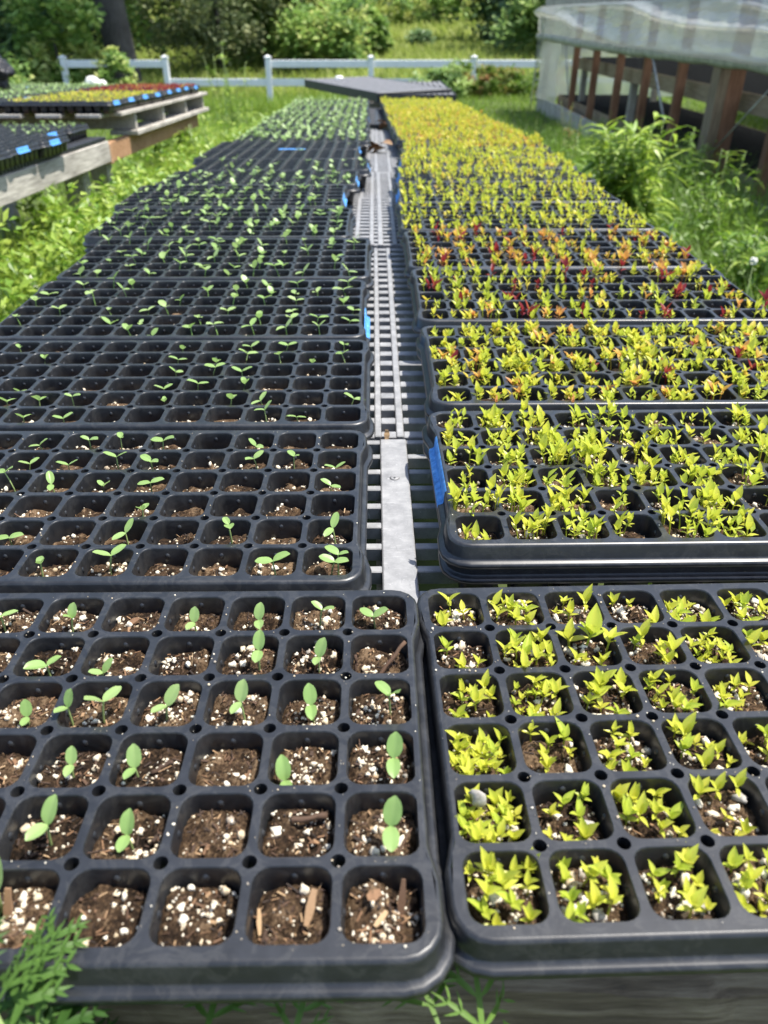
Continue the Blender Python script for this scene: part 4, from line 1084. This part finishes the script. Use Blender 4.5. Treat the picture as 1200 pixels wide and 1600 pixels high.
# ---------------------------------------------------------------- grass and weeds
def blades(n, xs, ys, h, wd, lean, tint=(.1, .9), dens=None, seg=2, zoff=0.0):
    """n curved grass blades; h and wd are (low, high)"""
    x = rng.uniform(*xs, n); y = rng.uniform(*ys, n)
    if dens is not None:
        k = rng.random(n) < dens(x, y); x, y = x[k], y[k]; n = len(x)
    z = gz(x, y) + zoff
    H = rng.uniform(*h, n); Wd = rng.uniform(*wd, n); az = rng.uniform(0, 2*np.pi, n); ln = rng.uniform(.1, lean, n)*H
    tw = az + np.pi/2 + rng.normal(0, .4, n)
    ts = np.linspace(0, 1, seg + 1); V = []
    for t in ts:
        px = x + np.cos(az)*ln*t*t; py = y + np.sin(az)*ln*t*t; pz = z + H*t*(1 - .22*t*ln/H)
        hw = Wd*(1 - t**1.5)*.5 + .0002
        V.append(np.stack([px - np.cos(tw)*hw, py - np.sin(tw)*hw, pz], -1)); V.append(np.stack([px + np.cos(tw)*hw, py + np.sin(tw)*hw, pz], -1))
    K = 2*(seg + 1); V = np.stack(V, 1).reshape(-1, 3)
    b = np.arange(n)[:, None]*K
    Fq = np.concatenate([b + np.array([[2*s, 2*s + 1, 2*s + 3, 2*s + 2]]) for s in range(seg)])
    T = np.repeat(rng.uniform(*tint, n), K)
    return V, Fq, T
def leafquads(pos, L, Wd, tint, el=(-.2, .9)):
    """folded leaf-shaped faces (two quads each) with random directions"""
    n = len(pos); az = rng.uniform(0, 2*np.pi, n); e = rng.uniform(*el, n)
    Lr = rng.uniform(*L, n); Wr = rng.uniform(*Wd, n)
    d = np.stack([np.cos(az)*np.cos(e), np.sin(az)*np.cos(e), np.sin(e)], -1)
    s = np.stack([-np.sin(az), np.cos(az), rng.normal(0, .45, n)], -1); s /= np.linalg.norm(s, axis=1)[:, None]
    nn = np.cross(d, s)
    p0 = pos; p3 = pos + d*Lr[:, None] - nn*0; mid = pos + d*(Lr*.45)[:, None]
    a = mid + s*(Wr/2)[:, None] + nn*(Wr*.15)[:, None]; b = mid - s*(Wr/2)[:, None] + nn*(Wr*.15)[:, None]
    V = np.stack([p0, a, p3, b], 1).reshape(-1, 3)
    k = np.arange(n)[:, None]*4
    F = np.concatenate([k + np.array([[0, 2, 1]]), k + np.array([[0, 3, 2]])])
    return V, F, np.repeat(tint, 4)
# tall weeds in both aisles
mb = MB()
for args in ((22000, (-1.22, -.60), (.5, 7.0), (.35, .74), (.003, .008), .8), (9000, (-2.6, -1.2), (.6, 4.2), (.3, .62), (.003, .008), .8), (20000, (.68, 2.75), (.8, 9), (.22, .58), (.003, .009), .9, (.0, .55)), (9000, (-2.4, -.7), (6.6, 12), (.15, .40), (.005, .012), .9)):  # right aisle gets darker tints to paint in its shade
    V, F, T = blades(*args, seg=3); mb.add(V, F, T)
V, F, T = blades(9000, (-1.42, -1.16), (1.4, 7.0), (.42, .76), (.004, .009), .5, tint=(.3, 1), seg=3); mb.add(V, F, T)
tag(mb.build("aisle_grass", M['grass'], smooth=True), kind="stuff", label="tall bright grass filling the aisles beside the benches")
mb = MB()
def leafy(n, xs, ys, hz, L, Wd, tint=(.1, .95)):
    x = rng.uniform(*xs, n); y = rng.uniform(*ys, n)
    hh = (.5 + .5*np.sin(x*9 + 2*np.sin(y*4))*np.sin(y*5 + 1.3*np.sin(x*6)))
    z = gz(x, y) + (hz[0] + (hz[1] - hz[0])*hh)*np.sqrt(rng.random(n))
    V, F, T = leafquads(np.stack([x, y, z], -1), L, Wd, rng.uniform(*tint, n)); mb.add(V, F, T)
leafy(26000, (-1.22, -.58), (.5, 7.0), (.42, .72), (.02, .06), (.010, .028)); leafy(9000, (-2.4, -.6), (6.7, 9.5), (.2, .5), (.03, .07), (.012, .03))
leafy(20000, (.70, 2.75), (.9, 9), (.20, .52), (.02, .06), (.008, .026), (.0, .5)); leafy(5000, (-2.4, -1.3), (.7, 4), (.1, .55), (.02, .05), (.01, .025), (.0, .6))  # low tints on the right put shade into the leaf colour
leafy(11000, (-1.40, -1.10), (1.4, 7.0), (.50, .76), (.025, .07), (.012, .032), (.3, 1)); leafy(7000, (-1.05, -.62), (2.2, 6.6), (.62, .84), (.02, .055), (.010, .026), (.4, 1))
tag(mb.build("aisle_weeds", M['weed']), kind="stuff", label="low leafy weeds tangled in the grass of the aisles")
mb = MB()
for args, d in (((130000, (-12, 12), (6.5, 21), (.05, .14), (.006, .014), .9), lambda x, y: np.where((np.abs(x) < .65) & (y < 6.6), 0, 1)), ((30000, (-8, 8), (18, 22), (.12, .34), (.008, .02), .9), None)):
    V, F, T = blades(*args, dens=d); mb.add(V, F, T)
tag(mb.build("lawn_grass", M['grass'], smooth=True), kind="stuff", label="sunlit lawn grass up to the white fence")
mb = MB()
for args in ((90000, (-26, 30), (21, 44), (.15, .55), (.03, .08), .9), (60000, (-40, 50), (44, 90), (.3, .9), (.10, .28), .9)):
    V, F, T = blades(*args); mb.add(V, F, T)
tag(mb.build("meadow_grass", M['meadow'], smooth=True), kind="stuff", label="tall meadow grass on the slope beyond the fence")

# single weeds that stand out
def lance_plant(name, label, x, y, h, stems, L, spread, mk='weed', cat="weed", leaf_n=26, tint=(.3, 1), flowers=0):
    g = float(gz(x, y)); t = thing(name, label, cat, (x, y, g))
    st = MB(); lf = MB(); fl = MB()
    for s in range(stems):
        a = random.uniform(0, 6.28); r_ = spread*random.uniform(.2, 1); hh = h*random.uniform(.7, 1.05)
        ctrl = [(math.cos(a)*r_*u**1.3 + random.gauss(0, .006), math.sin(a)*r_*u**1.3, hh*u) for u in np.linspace(0, 1, 7)]
        tube(st, ctrl, [.006*(1 - .75*u) for u in np.linspace(0, 1, 7)], 6, .4)
        for k in range(leaf_n):
            u = random.uniform(.25, 1)**.8; i_ = min(5, int(u*6)); f = u*6 - i_
            p = np.array(ctrl[i_])*(1 - f) + np.array(ctrl[i_ + 1])*f
            l_ = L*random.uniform(.5, 1.1)*(1.1 - .5*u)
            put_leaf(lf, p, l_, l_*random.uniform(.16, .26), random.uniform(0, 6.28), random.uniform(-.1, .9), random.uniform(*tint), random.uniform(-.4, .4), 5, 1, random.uniform(.3, .8), .3, 'lance', .03)
        if flowers:
            for k in range(flowers):
                V, F = ICO0[k % 6]; fl.add(V*.011 + np.array(ctrl[-1]) + rng.normal(0, .022, 3), F)
    st.build("stem", M['stem'], t, True); lf.build("foliage", M[mk], t, True)
    if flowers: fl.build("flower_head", M['flower'], t, True)
    return t
random.seed(12)
lance_plant("pigweed", "tallest bright pigweed with drooping lance leaves beside the greenhouse", 1.34, 4.2, .90, 18, .20, .27, leaf_n=46, tint=(.45, 1))
lance_plant("pigweed", "shaded leafy weed at the foot of the double post", 1.66, 3.45, .60, 10, .16, .22, leaf_n=34, tint=(.1, .8))  # shaded look comes from its lower tint
lance_plant("pigweed", "feathery weed at the right edge in front of the dark crate", 1.78, 3.0, .62, 8, .16, .2, tint=(.2, .9))
lance_plant("pigweed", "low leafy weed behind the trays near the greenhouse corner", 1.55, 6.2, .55, 8, .13, .25, tint=(0, .6))
lance_plant("flowering_weed", "reddish seeding weed by the greenhouse base board", 1.75, 7.6, .75, 7, .07, .12, 'bush_red', tint=(.7, 1), leaf_n=20)
lance_plant("flowering_weed", "white-flowered weed under the low left bench plank", -1.02, 2.62, .56, 7, .06, .12, flowers=7)
lance_plant("flowering_weed", "white-flowered weed further along the left aisle", -.95, 3.1, .48, 5, .06, .10, flowers=6)
lance_plant("pigweed", "tall slender weed at the left aisle's far end", -1.16, 7.3, 1.12, 6, .11, .12, tint=(.3, .9), leaf_n=36)
lance_plant("pigweed", "tall thin weed reaching the low fence rail past the pallet bench", -1.45, 8.4, 1.2, 5, .10, .15, tint=(.3, .9), leaf_n=30)
lance_plant("pigweed", "loose leafy weed at the far left corner of the tray bench", -.95, 6.3, .95, 6, .10, .14, tint=(.3, .9), leaf_n=30)
lance_plant("pigweed", "bushy weed leaning on the pallet bench corner", -1.08, 5.4, .80, 8, .08, .14, tint=(.3, .9))
lance_plant("pigweed", "leafy weed at the left edge in front of the plank", -1.12, 2.20, .86, 4, .10, .08, tint=(.4, .9), leaf_n=16)
for k, (x, y, h, st_, L_, sp, tn) in enumerate(((1.15, 3.2, .62, 7, .13, .16, (.1, .7)), (1.95, 4.6, .70, 8, .12, .2, (.2, .8)), (1.2, 5.3, .66, 7, .12, .18, (.3, .9)), (1.5, 2.55, .60, 7, .15, .2, (.1, .6)), (2.2, 3.6, .72, 8, .13, .2, (.1, .7)), (1.05, 3.75, .58, 6, .10, .12, (.2, .9)), (2.3, 6.0, .66, 8, .12, .2, (.1, .6)))):
    lance_plant("pigweed", ("narrow weed rising between the right trays and the large pigweed", "ragged weed against the greenhouse base behind the large pigweed", "weed beside the golden trays past the large pigweed", "broad drooping weed nearest the camera at the right edge", "dim weed below the prop pole by the greenhouse posts", "small weed touching the right trays at the large pigweed's foot", "weed tuft by the greenhouse base under the thin far posts")[k], x, y, h, st_, L_, sp, leaf_n=30, tint=tn)
for (x, y, h, lab) in ((1.08, 2.72, .70, "tall grass tuft by the orange seedlings"), (.98, 2.2, .74, "grass tuft at the right edge beside the crimson seedlings"), (1.13, 1.95, .72, "grass clump at the far right edge of the picture")):
    mb = MB(); n_ = 34
    for k in range(n_):
        a = random.uniform(0, 6.28); u = np.linspace(0, 1, 6); l_ = random.uniform(.05, .25); hh = h*random.uniform(.6, 1)
        c = [(math.cos(a)*l_*t*t + math.cos(a)*.02, math.sin(a)*l_*t*t + math.sin(a)*.02, hh*t*(1 - .2*t*l_/.2)) for t in u]
        V = []; 
        for t, q in zip(u, c):
            wv = .006*(1 - t**2) + .0003; V += [(q[0] - math.sin(a)*wv, q[1] + math.cos(a)*wv, q[2]), (q[0] + math.sin(a)*wv, q[1] - math.cos(a)*wv, q[2])]
        mb.add(V, np.array([(2*s, 2*s + 1, 2*s + 3, 2*s + 2) for s in range(5)]), random.uniform(.35, 1))
    o = mb.build("grass_tuft", M['grass'], None, True); o.location = (x, y, float(gz(x, y))); tag(o, lab, "grass tuft")
for k, (x, y, z, lab) in enumerate(((1.055, 2.18, .70, "white clover head at the right edge by the crimson seedlings"), (1.0, 2.75, .62, "white clover head among the grass beside the orange seedlings"))):
    t = thing("clover_flower", lab, "flower", (x, y, 0)); mb = MB(); tube(mb, [(0, 0, 0), (.01, 0, z*.6), (0, 0, z)], .0015, 5); mb.build("stem", M['stem'], t, True)
    mb = MB()
    for _ in range(40):
        q = rng.normal(0, 1, 3); q /= np.linalg.norm(q); V, F = ICO0[_ % 6]; mb.add(V*.003 + q*.009 + np.array([0, 0, z]), F)
    mb.build("flower_head", M['flower'], t, True)
# ferny mugwort leaves reaching over the front edge
def lobed_leaf(mb, base, L, az, el, tint, roll=0, thin=.21):
    """deeply cut leaf: a midrib with paired toothed lobes"""
    parts_V = []; parts_F = []; off = 0
    def addp(P, F):
        nonlocal off
        parts_V.append(P); parts_F.append(F + off); off += len(P)
    P, F = leaf(L, L*thin*.5, 8, 1, .2, .15, 'lance'); addp(P, F)
    for k, u in enumerate(np.linspace(.24, .80, 4)):
        ll = L*.46*math.sin(math.pi*(.22 + .66*u))
        for s in (-1, 1):
            a = s*(1.05 - .35*u)
            P, F = leaf(ll, ll*thin, 5, 1, .45, .3, 'lance'); P = rotz(P, -a) + np.array([0, u*L, -.2*L*u*u]); addp(P, F)
            for w_ in (.45, .7):
                P2, F2 = leaf(ll*.36, ll*thin*.5, 3, 1, .2, .2, 'lance')
                for s2 in (-1, 1):
                    Q = rotz(P2, -a - s2*.75) + np.array([math.sin(a)*ll*w_, u*L + math.cos(a)*ll*w_, -.2*L*u*u - .25*ll*w_*w_]); addp(Q, F2)
    V = np.concatenate(parts_V); V = rotz(rotx(roty(V, roll), el), az)
    mb.add(V + np.asarray(base), np.concatenate(parts_F), tint)
def mugwort(label, stems, tint=(.25, .75), thin=.21):
    t = thing("mugwort", label, "weed", (stems[0][0], stems[0][1], 0)); o0 = np.array(t.location); st = MB(); lf = MB()
    for (x, y, h, n_, L) in stems:
        p0 = np.array([x, y, 0]) - o0; top = p0 + np.array([random.uniform(-.02, .02), .01, h])
        tube(st, [p0, p0*.5 + top*.5 + np.array([.008, 0, 0]), top], [.003, .0025, .0012], 6, .4)
        for k in range(n_):
            u = 1 - .16*k/max(1, n_ - 1) if n_ > 1 else 1
            b = p0 + (top - p0)*u
            lobed_leaf(lf, b, L*random.uniform(.9, 1.4), k*2.4 + random.uniform(-.4, .4) , random.uniform(.15, .75), random.uniform(*tint), random.uniform(-.6, .6), thin)
    st.build("stem", M['stem'], t, True); lf.build("foliage", M['mugwort'], t, True); return t
random.seed(31)
mugwort("ferny mugwort reaching over the near left tray corner", [(-.172, .150, .872, 6, .034), (-.172, .138, .858, 7, .036), (-.158, .152, .852, 6, .032), (-.150, .148, .836, 7, .036), (-.188, .16, .876, 6, .036), (-.135, .150, .822, 6, .034), (-.18, .15, .835, 7, .038), (-.165, .155, .865, 5, .032), (-.142, .158, .846, 5, .03), (-.20, .15, .862, 6, .036), (-.155, .150, .870, 4, .03), (-.19, .145, .845, 6, .036), (-.125, .155, .835, 5, .03)], (.0, .8))
mugwort("ferny weed tip lit below the near left tray", [(-.085, .160, .818, 4, .045), (-.06, .16, .808, 4, .04)], (.6, 1), .13)
mugwort("thin ferny fronds in front of the wooden beam", [(.034, .170, .806, 3, .045), (.050, .160, .800, 3, .045)], (.6, 1), .11)
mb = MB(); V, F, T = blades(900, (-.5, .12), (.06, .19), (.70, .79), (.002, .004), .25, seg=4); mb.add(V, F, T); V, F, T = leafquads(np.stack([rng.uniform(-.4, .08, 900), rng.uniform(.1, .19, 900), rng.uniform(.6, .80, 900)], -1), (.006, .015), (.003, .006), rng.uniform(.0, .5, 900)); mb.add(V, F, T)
tag(mb.build("front_weeds", M['weed'], smooth=True), kind="stuff", label="weeds in the shade before the bench's front beam")

# ---------------------------------------------------------------- shrubs and trees
def crown_mesh(w_, d_, h, n_clump, per, L, tint=(0, 1), z0=0.0, conic=0.0, seedn=0):
    rg = np.random.default_rng(seedn)
    q = rg.normal(0, 1, (n_clump, 3)); q /= np.linalg.norm(q, axis=1)[:, None]
    ph = rg.uniform(0, 6.28, 4); lob = 1 + .22*np.sin(q[:, 0]*4 + ph[0])*np.sin(q[:, 2]*5 + ph[1]) + .18*np.sin(q[:, 1]*6 + q[:, 2]*4 + ph[2])
    q = q*lob[:, None]
    rad = rg.uniform(.45, 1.0, n_clump)**.6
    c = q*rad[:, None]
    c[:, :2] *= (1 - conic*np.clip(c[:, 2:3], 0, 1)*.85)
    c = c*np.array([w_/2, d_/2, h/2]) + np.array([0, 0, z0 + h/2])
    cs = rg.uniform(.07, .22, n_clump)*min(w_, h*1.4)
    pts = []; tn = []
    for k in range(n_clump):
        o_ = rg.normal(0, .5, (per, 3))*cs[k]*np.array([1, 1, .75]); pts.append(c[k] + o_); base = rg.uniform(*tint); tn.append(np.clip(base + rg.normal(0, .12, per), 0, 1))
    pts = np.concatenate(pts); tn = np.concatenate(tn)
    k = pts[:, 2] > .02; pts = pts[k]; tn = tn[k]
    V, F, T = leafquads(pts, (L*.6, L*1.25), (L*.35, L*.75), tn, (-.7, .8))
    return MB().add(V, F, T)
PLANTS = {}
def plant(name, label, cat, x, y, w_, h, mk, L, clumps=60, per=40, trunk=None, conic=0.0, group=None, seedn=0, zoff=0.0, tint=(0, 1)):
    g = float(gz(x, y)) + zoff
    t = thing(name, label, cat, (x, y, g), 0, group)
    z0 = trunk or 0.0
    key = (mk, round(w_, 1), round(h, 1), seedn, z0)
    if key not in PLANTS: PLANTS[key] = crown_mesh(w_, w_*.85, h - z0, clumps, per, L, tint, z0, conic, seedn).mesh("crown" if trunk is not None else "foliage", M[mk])
    link("crown" if trunk is not None else "foliage", PLANTS[key], t)
    mb = MB(); hh = z0 + (h - z0)*.6; r0 = max(.02, h*.022)
    tube(mb, [(0, 0, -.2), (random.uniform(-.05, .05)*h*.3, 0, hh*.5), (random.uniform(-.06, .06)*h*.4, random.uniform(-.05, .05)*h*.3, hh)], [r0*1.2, r0, r0*.4], 8)
    for k in range(6):
        a = random.uniform(0, 6.28); zz = hh*random.uniform(.35, .9)
        tube(mb, [(0, 0, zz), (math.cos(a)*w_*.18, math.sin(a)*w_*.18, zz + h*.1), (math.cos(a)*w_*.36, math.sin(a)*w_*.36, zz + h*.17)], [r0*.5, r0*.3, r0*.1], 6)
    mb.build("trunk" if trunk is not None else "stem", M['trunk'], t, True)
    return t
random.seed(44)
# large tree whose trunk stands behind the fence at the left
bt2 = thing("shade_tree", "tall dark-trunked shade tree standing behind the left fence section", "tree", (-6.35, 22.5, float(gz(-6.35, 22.5))))
mb = MB(); tube(mb, [(.10, 0, -.3), (.06, 0, .3), (0, 0, 1.2), (-.12, 0, 2.6), (-.2, .1, 4.2), (-.1, .1, 6.5), (0, 0, 9)], [.50, .40, .36, .35, .33, .25, .1], 18)
for k in range(9):
    a = k*.75; zz = 4.0 + .4*k; tube(mb, [(-.15, .1, zz), (math.cos(a)*1.6, math.sin(a)*1.6, zz + .9), (math.cos(a)*3.4, math.sin(a)*3.4, zz + 1.5)], [.14, .09, .03], 8)
mb.build("trunk", M['trunk'], bt2, True)
crown_mesh(8.5, 8, 6.5, 170, 90, .22, (0, .9), 4.2, 0, 3).build("crown", M['tree_mid'], bt2)
# shrubs around the fence
S = [("fence_shrub", "small leafy sapling in front of the dark tree trunk", -5.5, 19.0, .75, 1.20, 'tree_lime', .13, 40, 40, 1), ("fence_shrub", "long-leaved sumac shrub at the left end of the fence", -7.3, 20.8, 2.0, 2.3, 'tree_lime', .24, 55, 40, 2),
     ("fence_shrub", "russet-tinged green bush before the right fence section", 2.45, 18.2, 2.1, .52, 'bush_red', .10, 80, 60, 3), ("fence_shrub", "dark low bush behind the tilted panel", 1.35, 17.6, 1.0, .55, 'tree_mid', .10, 60, 50, 4),
     ("fence_shrub", "low dark green bush beside the greenhouse corner", 3.45, 16.8, .7, .9, 'bush_red', .09, 35, 40, 5), ("fence_shrub", "big rounded dark shrub at the far left", -9.8, 23.5, 4.2, 3.8, 'tree_dark', .22, 110, 60, 6),
     ("fence_shrub", "yellow-green shrub behind the sumac", -7.9, 25.5, 4.0, 4.4, 'tree_lime', .26, 100, 60, 7), ("fence_shrub", "grey-olive shrub right of the dark trunk", -4.7, 27.5, 4.2, 4.4, 'tree_olive', .2, 120, 70, 8),
     ("fence_shrub", "bright green shrub behind the gap in the fence", -2.35, 29.5, 4.0, 3.4, 'tree_lime', .22, 110, 70, 9), ("fence_shrub", "mid-green shrub left of the dark cone-shaped tree", -3.6, 32, 4.4, 4.2, 'tree_mid', .26, 110, 60, 10),
     ("fence_shrub", "low sunlit shrub behind the middle fence post", -1.6, 27.2, 2.8, 1.9, 'tree_lime', .2, 80, 60, 11), ("fence_shrub", "light shrub right of the dark cone-shaped tree", .0, 30.5, .9, 1.5, 'tree_lime', .2, 60, 60, 12),
     ("fence_shrub", "dark bush at the far left edge", -12.5, 22.5, 4.0, 3.4, 'tree_dark', .22, 90, 60, 13), ("fence_shrub", "pale spreading bush on the far slope", 4.1, 62, 5.5, 2.2, 'tree_lime', .4, 60, 40, 15),
     ("fence_shrub", "leafy shrub mound at the left before the fence", -8.9, 17.5, 4.0, .95, 'tree_lime', .13, 90, 60, 16), ("fence_shrub", "small dark bush in the sloping meadow", 1.9, 36, 1.0, .7, 'tree_dark', .2, 30, 40, 17)]
for nm, lab, x, y, w_, h, mk, L, cl, per, sd in S: plant(nm, lab, "shrub", x, y, w_, h, mk, L, cl, per, None, 0, "shrubs about the fence and meadow", sd)
Tt = [("conifer", "dark cone-shaped tree standing in the meadow", -.95, 29.0, 1.3, 2.6, 'tree_dark', .16, 70, 60, .2, 1.0, 21), ("meadow_tree", "dark dense tree nearest the greenhouse corner", 6.7, 32, 5.0, 7.0, 'tree_dark', .26, 170, 70, .1, 0, 22),
      ("meadow_tree", "dark tree behind the first one by the greenhouse", 6.0, 43, 5.0, 7.5, 'tree_dark', .32, 140, 60, .1, 0, 23), ("meadow_tree", "mid-green low tree at the meadow's right edge", 5.6, 28, 2.8, 2.9, 'tree_mid', .22, 90, 60, .3, 0, 24),
      ("meadow_tree", "broad dark tree on the rise beyond the open slope", 3.2, 84, 13, 10, 'tree_mid', .6, 130, 60, .1, 0, 25), ("meadow_tree", "tall lighter tree over the middle of the fence", -5.6, 44, 6.0, 9.5, 'tree_mid', .42, 150, 60, .6, 0, 26)]
for nm, lab, x, y, w_, h, mk, L, cl, per, tr, con, sd in Tt: plant(nm, lab, "tree", x, y, w_, h, mk, L, cl, per, tr, con, "trees in the meadow", sd)
# the wood beyond
kinds = ['tree_mid', 'tree_dark', 'tree_lime', 'tree_olive']
kn = {'tree_mid': "mid-green", 'tree_dark': "dark green", 'tree_lime': "bright green", 'tree_olive': "olive"}
rowdef = [(40, -26, -3.8, 9, 7, 9), (52, -34, -2, 10, 8.5, 12), (70, -40, 46, 18, 11, 13), (86, -52, 60, 18, 14, 16)]
rown = ["front", "second", "third", "rearmost"]
for ri, (y, xa, xb, n_, w_, h) in enumerate(rowdef):
    for k in range(n_):
        x = xa + (xb - xa)*(k + .5)/n_ + random.uniform(-.8, .8); mk = kinds[(k*3 + ri + (k//3)) % 4]
        if ri == 2 and 0 < x < 9: continue
        plant("woodland_tree", f"{kn[mk]} woodland tree, {ORD[k]} from the left in the {rown[ri]} row of the wood", "tree", x, y + random.uniform(-2.5, 2.5), w_, h, mk, .34 + .10*ri, 110, 46, .5, 0, "trees of the wood beyond the meadow", 60 + (k % 3))
for k, x in enumerate((10.5, 15.5, 21, 27)): plant("woodland_tree", f"tall dark tree behind the greenhouse, {ORD[k]} from its corner", "tree", x, 36 + 3*k, 7, 10, 'tree_dark', .36, 130, 50, .5, 0, "trees behind the greenhouse", 70)
# odds and ends on the grass
mb = MB(); V, F = ico(.12, 2); mb.add(V*np.array([.16, .14, .14]), F); mb.add(V*np.array([.10, .1, .10]) + np.array([.2, .0, -.03]), F); o = mb.build("white_bundle", M['whitecloth'], None, True); o.location = (-5.85, 18.4, float(gz(-5.85, 18.4)) + .50); tag(o, "lumpy white covered bundle before the left fence section", "bundle")
mb = MB(); bbox(mb, -.3, .5, -.25, .25, -.1, .36, .01); o = mb.build("wooden_crate", M['wood_grey']); o.location = (-5.85, 18.4, float(gz(-5.85, 18.4))); tag(o, "grey crate under the white bundle by the fence", "crate")
